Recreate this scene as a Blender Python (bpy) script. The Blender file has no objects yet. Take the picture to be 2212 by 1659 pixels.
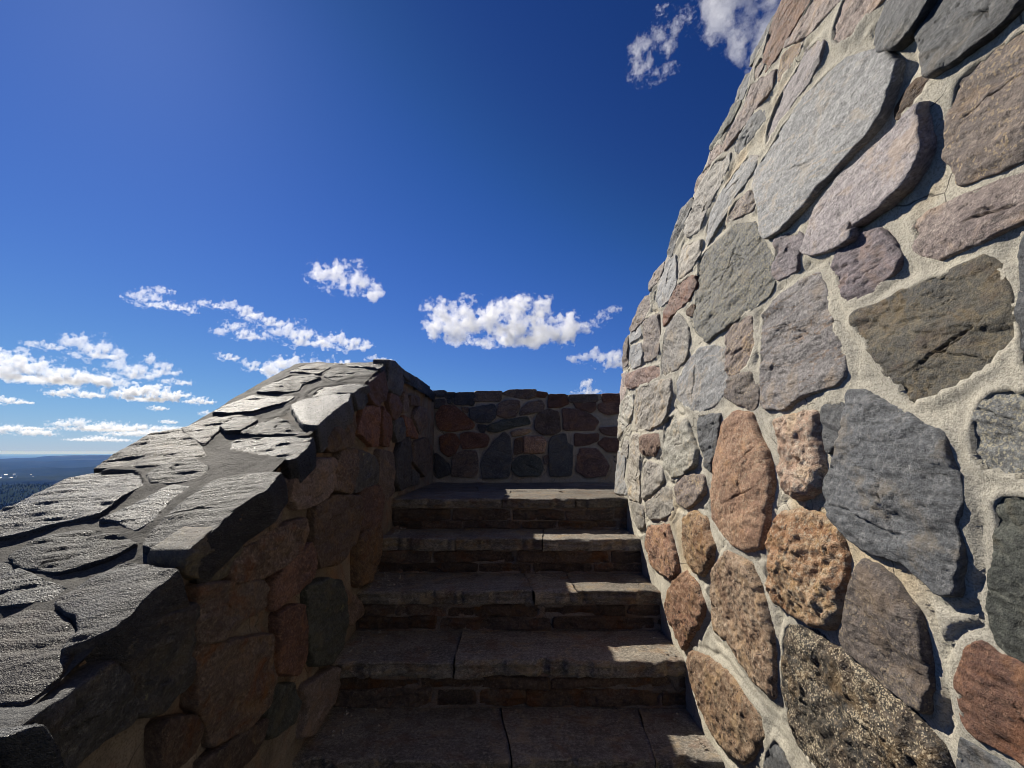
import bpy, math, random
import numpy as np
from mathutils import Vector
from mathutils.geometry import delaunay_2d_cdt

# ------------------------------------------------------------------ data
# outlines of the stones on each wall, in millimetres on that wall's own face
RIGHT = [('redbrown',[1219,1422,1151,1380,1064,1275,1083,1263,1133,1246,1211,1232,1298,1242,1310,1307,1286,1367,1252,1402]),
('slatedark',[1262,1410,1271,1384,1312,1361,1379,1368,1402,1363,1397,1393,1345,1389,1308,1404]),
('brown',[1371,1319,1321,1321,1307,1271,1369,1263]),
('pink',[1075,1254,1050,1252,941,1122,965,1125,1002,1138,1057,1150,1109,1173,1175,1219,1197,1230,1133,1234]),
('pink',[953,1112,929,1114,816,978,839,979,883,993,920,978,954,993,987,1032,990,1058,971,1087]),
('brown',[1210,1200,1166,1189,1117,1164,1132,1141,1191,1140,1223,1137,1228,1169]),
('lavender',[1039,1089,1016,1049,1029,1011,1071,993,1147,991,1233,982,1285,969,1296,1001,1272,1037,1217,1075,1148,1093,1093,1107]),
('pink',[1399,1283,1297,1216,1238,1184,1256,1146,1305,1140,1371,1157,1429,1151,1574,1157,1591,1184,1535,1208,1445,1234]),
('slatedark',[1438,1355,1400,1326,1411,1302,1447,1278,1514,1315,1495,1342]),
('green',[1513,1307,1465,1273,1510,1253,1580,1243,1640,1244,1696,1246,1707,1270,1643,1285,1576,1292]),
('pink',[1705,1253,1623,1223,1589,1160,1667,1178,1726,1196,1720,1232]),
('slatedark',[1320,1115,1273,1050,1367,1056,1474,1062,1489,1094,1465,1132,1381,1133]),
('lightgray',[1650,1166,1529,1109,1540,1060,1625,1029,1718,994,1782,936,1920,975,1969,1034,1875,1119,1784,1154]),
('brown',[1735,1202,1666,1174,1785,1171,1868,1149,1887,1194,1826,1215]),
('slate',[1331,956,1351,930,1418,917,1479,909,1570,874,1704,828,1723,860,1681,951,1593,994,1484,1008,1398,1001]),
('slate',[1004,955,944,931,875,882,830,836,799,781,809,742,836,701,861,686,936,671,1024,653,1091,637,1175,627,1266,640,1286,676,1314,766,1366,883,1351,917,1289,929,1206,948,1100,966]),
('brown',[1381,862,1352,813,1367,791,1437,812,1548,847,1529,871,1465,887]),
('slatedark',[1877,1137,1882,1089,1994,1056,2082,1030,2151,988,2236,1027,2190,1083,2069,1114,2006,1161]),
('lightgray',[1759,877,1771,814,1842,791,2009,810,2026,861,2004,956,1895,929]),
('granite',[1788,806,1687,812,1473,793,1354,735,1322,694,1290,632,1252,602,1242,572,1240,482,1260,455,1359,448,1486,438,1673,417,1798,509,1819,558,1804,658]),
('purple',[1234,615,1127,587,1105,551,1134,521,1130,480,1214,490,1236,509,1233,566]),
('slatedark',[819,956,804,974,699,847,716,835,736,823,753,814,794,816,837,854,851,885,846,914]),
('slatedark',[713,831,693,846,565,690,579,675,602,667,626,666,656,671,692,676,727,692,740,732,755,812,739,820]),
('rust',[748,702,745,689,755,675,780,669,814,671,817,693,794,706,771,714]),
('lavender',[747,643,751,623,747,594,744,549,761,525,793,503,839,494,889,494,931,501,924,471,998,476,1068,501,1103,522,1087,549,1043,609,969,636,895,633,835,631,781,638]),
('brown',[694,639,652,640,608,636,575,627,533,598,526,489,556,422,588,426,616,428,651,435,693,452,696,474,720,516,712,566,704,610]),
('pink',[796,425,759,430,719,426,664,416,628,409,590,396,547,385,558,337,594,337,626,337,669,333,709,332,732,331,759,350,787,376,783,396]),
('purple',[982,464,922,470,869,457,845,427,820,374,824,353,859,341,893,322,948,329,975,371,998,424]),
('olive',[939,295,861,297,794,299,724,302,660,305,639,271,632,240,627,204,626,158,648,142,673,122,717,103,763,88,798,84,818,103,828,126,857,155,880,186,908,240,935,269]),
('slatedark',[609,293,595,318,554,310,559,161,579,96,608,113,620,122,621,145,616,201]),
('slatedark',[954,127,915,119,866,96,816,70,771,47,741,29,735,3,726,-30,716,-47,715,-79,727,-114,722,-140,722,-161,729,-201,735,-214,759,-221,781,-210,812,-194,841,-188,885,-190,913,-189,956,-166,988,-145,1013,-114,1022,-78,1002,-42,977,-7,959,44]),
('granite',[683,64,663,86,636,88,610,84,579,73,576,16,590,-39,617,-36,643,-31,669,-28,690,-17,696,3,697,32]),
('slatedark',[1033,104,981,104,968,94,976,52,992,14,1015,-3,1028,37,1036,70]),
('pegmatite',[1222,83,1167,92,1077,94,1059,87,1050,30,1031,-43,1031,-79,1073,-104,1115,-110,1154,-96,1182,-41,1195,26]),
('green',[665,-78,658,-66,635,-60,619,-62,585,-65,589,-124,603,-252,633,-274,658,-275,676,-268,681,-244,684,-215,676,-186,666,-157,665,-129,667,-100]),
('pegmatite',[1188,-160,1094,-137,1025,-150,981,-169,966,-213,966,-273,986,-328,1013,-366,1087,-388,1154,-388,1220,-375,1235,-340,1226,-275,1231,-226]),
('brown',[918,-214,886,-215,857,-228,827,-252,805,-273,794,-302,791,-338,797,-377,810,-425,846,-418,880,-413,923,-406,973,-400,984,-384,962,-326,944,-272]),
('blackpeg',[1183,-424,1112,-409,1066,-406,1037,-417,975,-413,946,-422,916,-433,884,-442,849,-435,831,-446,809,-458,791,-471,781,-492,779,-513,834,-582,946,-661,1050,-698,1099,-692,1138,-697,1171,-684,1204,-649,1221,-585,1206,-485]),
('redbrown',[742,-340,724,-298,701,-282,679,-288,659,-287,634,-290,604,-295,603,-352,624,-404,651,-410,668,-409,701,-409,729,-412,742,-402,745,-373]),
('slatedark',[752,-437,728,-437,695,-437,660,-435,687,-480,749,-512,764,-481]),
('orange',[1425,125,1346,106,1307,47,1255,-9,1238,-61,1232,-132,1242,-135,1249,-187,1282,-264,1364,-288,1452,-288,1528,-264,1585,-226,1600,-131,1589,-122,1588,-50,1555,22,1512,86]),
('brown',[1943,-136,1885,-100,1671,-92,1659,-142,1696,-171,1813,-217,1934,-202]),
('lightgray',[2076,-162,1971,-169,1960,-250,2057,-293,2244,-328,2361,-292,2307,-250]),
('tanrough',[1827,-260,1741,-225,1643,-240,1610,-278,1561,-316,1590,-368,1674,-437,1755,-445,1820,-408,1849,-346]),
('redrough',[2308,-364,2137,-345,2012,-317,1941,-428,1929,-489,2000,-536,2143,-551,2306,-551,2352,-458]),
('redrough',[1849,-472,1729,-488,1675,-545,1716,-613,1829,-705,1915,-784,1989,-746,2093,-704,2083,-633,1979,-538]),
('tanrough',[1478,-318,1420,-319,1337,-324,1296,-366,1254,-435,1240,-482,1239,-550,1263,-634,1319,-640,1394,-633,1476,-615,1519,-591,1626,-604,1623,-494,1595,-405]),
('tanrough',[1819,-751,1671,-713,1510,-686,1445,-701,1385,-709,1330,-712,1319,-754,1385,-832,1478,-917,1572,-940,1663,-945,1731,-915,1802,-861,1846,-813]),
('slatedark',[1325,-792,1275,-737,1238,-748,1218,-767,1217,-806,1349,-893,1351,-851]),
('lightgray',[2668,-289,2379,-285,2356,-380,2476,-409,2596,-360]),
('brown',[2267,1007,2260,959,2378,933,2479,919,2503,963,2450,1010]),
('slate',[2080,958,2048,796,2144,757,2323,771,2375,829,2346,912,2236,976]),
('redbrown',[2058,792,1895,774,1803,736,1790,688,1865,659,2041,657,2224,639,2256,683,2164,730]),
('brown',[2475,893,2446,816,2532,776,2667,776,2857,777,2907,813,2765,890,2593,926]),
('slate',[2653,793,2615,691,2883,713,2876,771,2783,799]),
('brown',[2564,776,2316,728,2269,600,2255,510,2332,493,2480,505,2555,559,2562,677]),
('lightgray',[1996,635,1890,550,1845,466,1854,392,1964,371,2134,363,2209,384,2213,484,2192,596,2104,637]),
('brown',[2918,771,2915,671,2912,572,3090,566,3141,663,3072,765]),
('slate',[2604,639,2555,559,2577,506,2839,525,2901,613,2876,684]),
('redbrown',[2874,500,2506,473,2243,436,2234,380,2487,377,2850,401,2906,462]),
('lightgray',[2688,368,2282,354,2041,332,2021,262,2064,185,2124,136,2321,116,2633,122,2684,269]),
('slate',[1886,356,1755,404,1621,391,1529,358,1506,273,1508,218,1591,166,1747,153,1867,187,1958,239,1957,311]),
('brown',[1354,425,1347,377,1326,325,1353,286,1411,256,1493,257,1515,320,1520,402,1463,432]),
('brown',[1487,253,1351,240,1321,191,1311,156,1337,129,1427,151,1518,186]),
('whitegray',[1047,436,1023,398,1005,323,984,260,960,210,958,167,985,149,1044,147,1104,135,1168,113,1243,120,1289,134,1296,225,1290,321,1293,406,1203,434,1103,442]),
('rust',[1843,622,1807,603,1821,572,1866,586,1887,615]),
('pink',[3155,537,2943,523,2912,399,2962,341,3071,319,3135,429]),
('cream',[2719,342,2703,271,2761,197,2909,135,3074,77,3150,168,3089,299,2879,352]),
('cream',[2105,166,1997,157,1934,124,1843,132,1784,51,1740,0,1743,-49,1837,-83,2001,-115,2093,-73,2129,15,2130,99]),
('slatedark',[1745,137,1550,128,1547,72,1567,6,1599,-67,1641,-52,1689,18,1732,80]),
('redrough',[2491,80,2187,86,2153,23,2244,-23,2411,-17,2496,27]),
('lightgray',[2735,88,2527,99,2472,-17,2476,-147,2452,-264,2687,-270,2733,-162,2727,-28]),
('lightgray',[2375,-50,2115,-74,2084,-131,2192,-183,2395,-249,2431,-144]),
('slate',[3053,0,2825,-30,2830,-168,2729,-256,3119,-271,3143,-110]),
('lightgray',[2892,72,2767,59,2782,-39,2958,-10])]
LEFT = [('slatedark',[2406,492,2573,517,2729,497,2763,411,2712,344,2529,339,2408,376,2429,451]),
('redbrown',[2355,420,2415,333,2405,296,2242,227,2162,242,2095,289,2172,347]),
('slatedark',[1937,246,2081,302,2132,278,2094,212,1966,188,1942,218]),
('brown',[1821,145,1912,152,1950,99,1912,29,1727,2,1679,25,1730,88]),
('redbrown',[2052,193,2296,232,2297,133,2312,35,2219,33,2046,82,1982,86,2036,147]),
('redbrown',[2354,230,2552,184,2582,103,2507,38,2384,36,2339,135]),
('redbrown',[2498,317,2677,320,2764,270,2659,192,2550,203,2473,268]),
('brown',[2831,380,2973,333,2937,265,2807,254]),
('brown',[3016,371,3277,391,3284,344,3024,317]),
('slatedark',[2624,180,2815,203,2874,94,2697,60,2633,115]),
('redbrown',[2855,217,3040,209,3265,96,2961,108]),
('brown',[3232,315,3533,332,3620,209,3316,133,3136,238]),
('slatedark',[2795,62,3058,90,3102,-41,3057,-221,2799,-231,2677,-175,2693,-35]),
('brown',[3216,60,3635,106,3723,-10,3814,-130,3548,-195,3182,-64]),
('slatedark',[3116,-128,3363,-173,3372,-232,3130,-226]),
('brown',[2331,2,2583,-16,2670,-128,2650,-228,2460,-271,2358,-179]),
('slatedark',[2016,-5,2255,-30,2346,-96,2327,-152,2001,-172,2008,-90]),
('brown',[1826,-5,1995,2,2007,-83,1961,-169,1764,-140,1785,-67]),
('pink',[1617,-33,1773,-36,1764,-140,1626,-179,1471,-177,1424,-142,1427,-93,1532,-58]),
('brown',[1629,-196,1802,-180,2057,-205,2092,-294,2013,-384,1840,-430,1687,-406,1640,-356,1626,-267]),
('redbrown',[2086,-179,2358,-179,2460,-271,2415,-364,2090,-350,2087,-258]),
('rustrough',[2084,-384,2387,-368,2457,-453,2384,-534,2268,-619,2105,-588,2101,-491]),
('pegdark',[1177,-256,1351,-226,1534,-226,1553,-270,1513,-314,1367,-338,1253,-338,1159,-313,1149,-284]),
('redbrown',[1596,-315,1622,-363,1624,-417,1521,-440,1376,-455,1366,-386,1444,-342]),
('brown',[1181,-146,1366,-85,1385,-148,1348,-208,1238,-236,1173,-228,1146,-180]),
('olive',[990,-215,1132,-170,1167,-234,1156,-289,1079,-291,995,-246]),
('rustgray',[1037,-300,1292,-358,1325,-383,1326,-426,1230,-418,1138,-437,1050,-408,1036,-388,1042,-330]),
('green',[1602,-466,1737,-473,1881,-521,1944,-602,1972,-707,1919,-772,1840,-794,1687,-732,1633,-612]),
('rustgray',[1041,-424,1142,-459,1285,-502,1358,-522,1362,-588,1383,-643,1367,-696,1273,-704,1183,-677,1148,-667,1103,-586,1071,-545,1071,-498]),
('slatedark',[859,-344,953,-325,1021,-331,1045,-487,1002,-492,969,-503,903,-476,897,-437,869,-381]),
('redbrown',[1403,-477,1556,-504,1597,-580,1607,-672,1562,-706,1421,-639,1419,-580]),
('brown',[1938,-569,2090,-648,2180,-732,2044,-728,1970,-693]),
('pink',[1633,-789,1882,-842,1903,-906,1831,-953,1724,-972,1638,-934,1664,-877]),
('green',[1401,-680,1535,-735,1553,-801,1527,-828,1442,-819,1379,-777,1387,-713]),
('brown',[1104,-691,1206,-706,1368,-748,1354,-772,1308,-796,1216,-774]),
('pegdark',[973,-538,1061,-575,1097,-618,1082,-645,1036,-639,985,-616]),
('slatedark',[705,-383,824,-364,854,-399,896,-466,889,-480,809,-478,768,-490,671,-428,666,-394]),
('brown',[692,-331,752,-317,841,-308,904,-289,857,-329,822,-357,760,-367,707,-373,676,-357]),
('slatedark',[2727,503,3073,512,3101,473,2955,469,2766,474]),
('slatedark',[3118,505,3520,509,3553,481,3170,463])]
CAPS = [('capflat',[-826,1054,-843,1162,-831,1276,-736,1319,-667,1319,-656,1225,-690,1153,-689,1075,-693,1014,-729,1024,-774,1020,-814,1033]),
('capflat',[-849,888,-835,944,-808,980,-753,974,-679,960,-683,928,-686,874,-686,835,-711,811,-735,792,-746,831,-776,856,-809,869]),
('cap',[-919,852,-903,879,-842,874,-787,852,-750,829,-727,798,-708,753,-715,725,-744,722,-814,727,-930,819]),
('cap',[-800,724,-769,730,-742,724,-703,704,-655,690,-672,675,-684,660,-727,660]),
('cap',[-1081,1008,-1077,1054,-1027,1086,-985,1090,-910,1075,-845,1047,-863,1014,-897,983,-927,960,-998,971,-1038,983]),
('cap',[-1174,1061,-1257,1075,-1286,1097,-1285,1151,-1278,1216,-1276,1295,-1244,1336,-1166,1348,-1096,1342,-1025,1276,-1033,1206,-1021,1136,-1099,1105,-1141,1075]),
('cap',[-1246,1352,-1265,1455,-1268,1572,-1196,1615,-1041,1501,-968,1430,-999,1391,-1086,1360,-1151,1360]),
('cap',[-1000,1120,-974,1179,-952,1276,-890,1265,-881,1188,-868,1120,-883,1090,-945,1112]),
('cap',[-1057,1319,-1057,1372,-994,1410,-893,1354,-895,1297,-956,1281,-1007,1276]),
('cap',[-1076,938,-1031,944,-1020,971,-922,944,-871,928,-872,897,-914,888,-963,888,-1000,879]),
('capbright',[-887,1789,-875,1856,-812,1910,-705,1938,-680,1839,-692,1742,-694,1609,-749,1615,-820,1698]),
('cap',[-940,1518,-893,1547,-806,1551,-692,1557,-674,1485,-674,1413,-692,1398,-775,1423,-859,1443,-914,1463]),
('cap',[-951,1577,-948,1655,-896,1712,-837,1683,-778,1615,-711,1596,-714,1568,-825,1565,-900,1559]),
('capflat',[-1051,1615,-1048,1690,-990,1705,-954,1676,-959,1590,-1002,1577]),
('cap',[-1196,1615,-1158,1715,-1046,1734,-1067,1690,-1048,1603,-1022,1496,-1099,1541]),
('cap',[-1171,1742,-1172,1848,-1145,1944,-1027,1948,-944,1925,-966,1839,-1028,1765,-1099,1739]),
('cap',[-1144,1978,-1145,2105,-1112,2218,-1014,2234,-950,2183,-988,2083,-967,1998,-1036,1964]),
('cap',[-883,1958,-870,2039,-790,2083,-689,2076,-709,1968,-780,1933,-860,1925]),
('cap',[-1142,2244,-1126,2412,-1065,2475,-960,2484,-977,2377,-984,2239,-1068,2260]),
('cap',[-949,2481,-835,2468,-700,2425,-693,2306,-791,2342,-890,2377]),
('cap',[-948,2213,-937,2342,-789,2314,-701,2278,-721,2213,-791,2183,-860,2121])]
BACK = [('slatedark',[-752,551,-626,555,-631,504,-738,504]),
('slatedark',[-622,551,-530,551,-534,510,-615,506]),
('slatedark',[-522,546,-342,548,-362,437,-533,443]),
('brown',[-345,542,-95,542,-108,460,-221,456,-350,456]),
('brown',[-89,517,-20,546,223,548,217,487,157,468,-7,491]),
('redbrown',[235,542,331,529,308,495,230,500]),
('redbrown',[343,529,498,533,522,449,458,422,335,412]),
('brown',[528,529,788,533,797,481,685,462,532,468]),
('redbrown',[838,525,1015,523,1012,447,849,460]),
('slatedark',[-725,466,-624,472,-629,409,-716,396]),
('slatedark',[-599,475,-555,479,-554,447,-592,444]),
('redbrown',[-696,346,-648,415,-547,422,-446,346,-350,246,-369,209,-543,184,-655,196,-694,258]),
('brown',[-459,403,-409,396,-414,359,-452,371]),
('slatedark',[-390,390,-170,428,-151,384,-157,308,-207,265,-319,265,-389,308]),
('brown',[-120,434,-45,466,62,462,71,409,31,321,-69,306,-138,334]),
('brown',[94,396,157,444,270,462,295,422,282,371,169,349,77,334]),
('redbrown',[572,447,773,447,774,390,733,361,596,399]),
('redbrown',[804,422,836,441,1012,434,1009,359,883,334,809,371]),
('brown',[212,271,244,346,345,384,426,359,442,184,379,153,279,153,218,196]),
('redbrown',[470,388,608,381,732,331,797,271,754,196,479,196]),
('green',[-219,234,-69,283,143,312,166,256,-7,215,-144,181,-219,186]),
('slatedark',[-313,240,-238,231,-262,165,-293,184]),
('tanrough',[-7,169,80,196,180,193,118,159,6,137]),
('redbrown',[804,209,1004,221,1001,147,902,147,828,171]),
('redbrown',[578,157,702,147,794,157,788,97,688,60,576,51]),
('redbrown',[787,73,851,120,1000,110,996,-1,872,-1]),
('redbrown',[-660,122,-592,163,-517,150,-481,85,-526,-25,-587,-47,-651,11]),
('redbrown',[-467,147,-418,169,-256,157,-214,122,-230,48,-453,24,-470,85]),
('slate',[-69,175,-19,120,-9,-50,-31,-231,-264,-240,-280,-123,-254,-38,-156,95]),
('pegdark',[30,107,93,122,95,-13,20,-23]),
('redrough',[108,132,279,132,313,73,290,-11,107,-17]),
('slate',[345,85,369,132,491,157,502,73,551,46,540,-217,341,-222]),
('redbrown',[625,21,774,21,833,-50,877,-135,840,-219,668,-229,586,-171,601,-50]),
('brown',[-538,-40,-440,-3,-331,3,-312,-86,-316,-195,-350,-229,-545,-217]),
('green',[6,-111,55,-52,191,-34,262,-74,280,-171,249,-217,55,-217,2,-171]),
('slatedark',[-700,-13,-649,-56,-574,-117,-562,-195,-657,-237,-695,-171]),
('brown',[292,-50,327,-40,330,-111,298,-111])]

scene = bpy.context.scene
COL = scene.collection
rad = math.radians
SUN = Vector((-.82, .80, 1.0)).normalized()

# ------------------------------------------------------------------ noise
def _hash(ix, iy, iz, seed):
    h = (ix * 374761393 + iy * 668265263 + iz * 2147483647 + seed * 974634777) & 0xFFFFFFFF
    h = ((h ^ (h >> 13)) * 1274126177) & 0xFFFFFFFF
    h = ((h ^ (h >> 16)) * 2246822519) & 0xFFFFFFFF
    return ((h ^ (h >> 15)) & 0xFFFF) / 32767.5 - 1.0
def vnoise(p, seed=0):
    p = np.asarray(p, float)
    i = np.floor(p).astype(np.int64); f = p - i
    f = f * f * f * (f * (f * 6 - 15) + 10)
    x, y, z = i[:, 0], i[:, 1], i[:, 2]
    r = 0
    for dx in (0, 1):
        wx = f[:, 0] if dx else 1 - f[:, 0]
        for dy in (0, 1):
            wy = f[:, 1] if dy else 1 - f[:, 1]
            for dz in (0, 1):
                wz = f[:, 2] if dz else 1 - f[:, 2]
                r = r + wx * wy * wz * _hash(x + dx, y + dy, z + dz, seed)
    return r
def fbm(p, octv=4, seed=0, gain=.5):
    p = np.asarray(p, float); a = 1.0; s = 0; t = 0
    for o in range(octv):
        s = s + a * vnoise(p, seed + o * 17); t += a; a *= gain; p = p * 2.03 + 11.7
    return s / t
def p3(u, v, w=0.0):
    u = np.asarray(u, float).ravel(); v = np.asarray(v, float).ravel()
    w = np.broadcast_to(np.asarray(w, float), u.shape)
    return np.stack([u, v, w], 1)
def sstep(a, b, x):
    t = np.clip((x - a) / (b - a), 0, 1); return t * t * (3 - 2 * t)

# ------------------------------------------------------------------ mesh helpers
def new_mesh(name, verts, faces, mat=None, parent=None, smooth=True, attr=None):
    me = bpy.data.meshes.new(name)
    v = np.asarray(verts, np.float32)
    if isinstance(faces, np.ndarray):
        faces = faces.tolist()
    me.from_pydata(v.tolist(), [], faces)
    if smooth:
        me.polygons.foreach_set('use_smooth', np.ones(len(me.polygons), bool))
    if attr is not None:
        a = me.attributes.new('st', 'FLOAT_VECTOR', 'POINT')
        a.data.foreach_set('vector', np.asarray(attr, np.float32).ravel())
    me.update()
    o = bpy.data.objects.new(name, me); COL.objects.link(o)
    if mat: me.materials.append(mat)
    if parent: o.parent = parent
    return o
def empty(name, label=None, cat=None, group=None):
    o = bpy.data.objects.new(name, None); COL.objects.link(o); tag(o, label, cat, group); return o
def tag(o, label=None, cat=None, group=None, kind=None):
    if label: o['label'] = label
    if cat: o['category'] = cat
    if group: o['group'] = group
    if kind: o['kind'] = kind
    return o
def grid_faces(nu, nv, off=0):
    i = np.arange(nu - 1)[:, None] * nv + np.arange(nv - 1)[None, :] + off
    return np.stack([i, i + nv, i + nv + 1, i + 1], -1).reshape(-1, 4)

# ------------------------------------------------------------------ materials
class NT:
    def __init__(s, name):
        s.m = bpy.data.materials.new(name); s.m.use_nodes = True
        s.t = s.m.node_tree; s.n = s.t.nodes; s.n.clear()
    def add(s, typ, **kw):
        nd = s.n.new(typ)
        for k, v in kw.items():
            if hasattr(nd, k): setattr(nd, k, v)
        return nd
    def put(s, sock, v):
        if v is None: return
        if isinstance(v, bpy.types.NodeSocket): s.t.links.new(v, sock)
        else: sock.default_value = v
    def math(s, op, a, b=None, c=None):
        nd = s.add('ShaderNodeMath', operation=op)
        for i, q in enumerate((a, b, c)): s.put(nd.inputs[i], q)
        return nd.outputs[0]
    def vmath(s, op, a, b=None):
        nd = s.add('ShaderNodeVectorMath', operation=op)
        s.put(nd.inputs[0], a); s.put(nd.inputs[1], b)
        return nd.outputs[0]
    def noise(s, vec, scale, detail=4, rough=.55, dist=0.0):
        nd = s.add('ShaderNodeTexNoise')
        s.put(nd.inputs['Vector'], vec); nd.inputs['Scale'].default_value = scale
        nd.inputs['Detail'].default_value = detail; nd.inputs['Roughness'].default_value = rough
        nd.inputs['Distortion'].default_value = dist
        return nd.outputs[0]
    def voro(s, vec, scale, feature='F1', out=0, rnd=1.0):
        nd = s.add('ShaderNodeTexVoronoi', feature=feature)
        s.put(nd.inputs['Vector'], vec); nd.inputs['Scale'].default_value = scale
        nd.inputs['Randomness'].default_value = rnd
        return nd.outputs[out]
    def ramp(s, f, stops):
        nd = s.add('ShaderNodeValToRGB'); cr = nd.color_ramp
        while len(cr.elements) < len(stops): cr.elements.new(.5)
        for e, (p, c) in zip(cr.elements, stops):
            e.position = p; e.color = (*c, 1) if len(c) == 3 else c
        s.put(nd.inputs[0], f); return nd.outputs[0]
    def step(s, f, a, b):
        nd = s.add('ShaderNodeMapRange', interpolation_type='SMOOTHSTEP')
        s.put(nd.inputs[0], f); nd.inputs[1].default_value = a; nd.inputs[2].default_value = b
        return nd.outputs[0]
    def mix(s, f, a, b, mode='MIX'):
        nd = s.add('ShaderNodeMix', data_type='RGBA', blend_type=mode)
        s.put(nd.inputs[0], f)
        for i, q in ((6, a), (7, b)):
            if isinstance(q, tuple): q = (*q, 1) if len(q) == 3 else q
            s.put(nd.inputs[i], q)
        return nd.outputs[2]
    def bump(s, h, dist, strength=1.0, normal=None):
        nd = s.add('ShaderNodeBump'); s.put(nd.inputs['Height'], h)
        nd.inputs['Distance'].default_value = dist; nd.inputs['Strength'].default_value = strength
        if normal: s.put(nd.inputs['Normal'], normal)
        return nd.outputs[0]
    def out(s, col, rough, normal=None, spec=.5):
        b = s.add('ShaderNodeBsdfPrincipled'); o = s.add('ShaderNodeOutputMaterial')
        s.put(b.inputs['Base Color'], col if not isinstance(col, tuple) else (*col, 1))
        s.put(b.inputs['Roughness'], rough)
        b.inputs['Specular IOR Level'].default_value = spec
        if normal: s.put(b.inputs['Normal'], normal)
        s.t.links.new(b.outputs[0], o.inputs['Surface'])
        return s.m
    def scalev(s, vec, v):
        return s.vmath('MULTIPLY', vec, v)

def mul(c, k): return tuple(min(1, x * k) for x in c)

def rock(name, a, b, c, fol=.35, grain=.5, chip=.4, speck=None, vein=None, rust=0.0, lichen=0.0, rough=.62, spec=.4, streak=.6, fsc=(16, 85, 60), fdet=6):
    """a = main colour, b = darker patches, c = lighter patches; fol = foliation relief in mm, grain = grain relief in mm, chip = chip relief"""
    t = NT(name)
    st = t.add('ShaderNodeAttribute', attribute_name='st').outputs['Vector']
    rnd = t.add('ShaderNodeObjectInfo').outputs['Random']
    lay = t.scalev(st, (7, 38, 20))                     # long along the bedding
    n1 = t.noise(st, 5, 5, .6, .6)
    n2 = t.noise(lay, 1.0, 6, .65, .8)
    n3 = t.noise(st, 90, 4, .7)
    n4 = t.noise(st, 330, 2, .6)
    col = t.mix(t.step(n1, .35, .68), a, b)
    col = t.mix(t.math('MULTIPLY', t.step(n2, .48, .72), streak), col, c)
    col = t.mix(t.math('MULTIPLY', t.step(n3, .47, .70), .8), col, mul(c, 1.2))
    col = t.mix(t.math('MULTIPLY', t.step(n3, .48, .28), .75), col, mul(b, .5))
    # fine crystals
    v = t.voro(st, 300, out=1)
    sep = t.add('ShaderNodeSeparateColor'); t.put(sep.inputs[0], v)
    gv = t.math('MULTIPLY_ADD', sep.outputs[0], .75, .6)
    col = t.mix(1.0, col, t.ramp(gv, [(0, (0, 0, 0)), (1, (1, 1, 1))]), 'MULTIPLY')
    if speck:
        sc, amt, scale = speck
        sv = t.voro(st, scale, out=1)
        s2 = t.add('ShaderNodeSeparateColor'); t.put(s2.inputs[0], sv)
        pn = t.noise(st, 12, 7, .72)
        m = t.step(t.math('ADD', t.math('MULTIPLY', s2.outputs[1], .5), t.math('MULTIPLY', pn, .9)), 1.02 - amt, 1.1 - amt)
        col = t.mix(m, col, sc)
    if vein:
        w = t.noise(t.scalev(st, (3, 12, 8)), 1, 3, .5, 1.5)
        d = t.math('ABSOLUTE', t.math('SUBTRACT', w, .5))
        col = t.mix(t.math('MULTIPLY', t.step(d, .012, .002), .6), col, vein)
    mt = t.noise(st, 10, 7, .68, .5)
    col = t.mix(t.math('MULTIPLY', t.step(mt, .52, .64), .45), col, tuple(x * y for x, y in zip(c, (1.02, .86, .66))))
    col = t.mix(t.math('MULTIPLY', t.step(mt, .46, .36), .5), col, mul(b, .72))
    if rust:
        rn = t.noise(st, 9, 5, .65, .4)
        col = t.mix(t.math('MULTIPLY', t.step(rn, .5, .66), rust), col, (.19, .07, .022))
    if lichen:
        ln = t.noise(st, 26, 5, .7, .3); lm = t.noise(st, 5, 2)
        mk = t.math('MULTIPLY', t.step(ln, .62, .68), t.step(lm, .5, .6))
        col = t.mix(t.math('MULTIPLY', mk, lichen), col, (.36, .35, .22))
    hv = t.add('ShaderNodeHueSaturation'); t.put(hv.inputs['Color'], col)
    t.put(hv.inputs['Value'], t.math('MULTIPLY_ADD', rnd, .65, .68))
    t.put(hv.inputs['Saturation'], t.math('MULTIPLY_ADD', t.math('FRACT', t.math('MULTIPLY', rnd, 7.3)), .4, .98))
    # relief
    f1 = t.noise(t.scalev(st, fsc), 1.0, fdet, .62, .6)
    nrm = t.bump(f1, fol * .011)
    k = t.voro(t.vmath('ADD', st, t.scalev(t.add('ShaderNodeTexNoise').outputs['Color'], (.0, .0, .0))), 26, 'DISTANCE_TO_EDGE')
    kk = t.math('MULTIPLY', t.step(k, .0, .05), t.step(t.noise(st, 6, 2), .62, .5))
    g1 = t.noise(st, 120, 6, .8)
    nrm = t.bump(g1, grain * .012, 1.0, nrm)
    cn = t.noise(t.scalev(st, (26, 60, 40)), 1.0, 3, .5, 1.2)
    cn = t.math('MULTIPLY', t.math('FLOOR', t.math('MULTIPLY', cn, 9)), .16)
    nrm = t.bump(cn, chip * .004, .8, nrm)
    nrm = t.bump(n4, grain * .003, 1.0, nrm)
    rr = t.math('MULTIPLY_ADD', n3, .25, rough - .12)
    rr = t.math('SUBTRACT', rr, t.math('MULTIPLY', t.step(sep.outputs[2], .88, .92), .22))   # mica flakes
    return t.out(hv.outputs[0], rr, nrm, spec)

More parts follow.
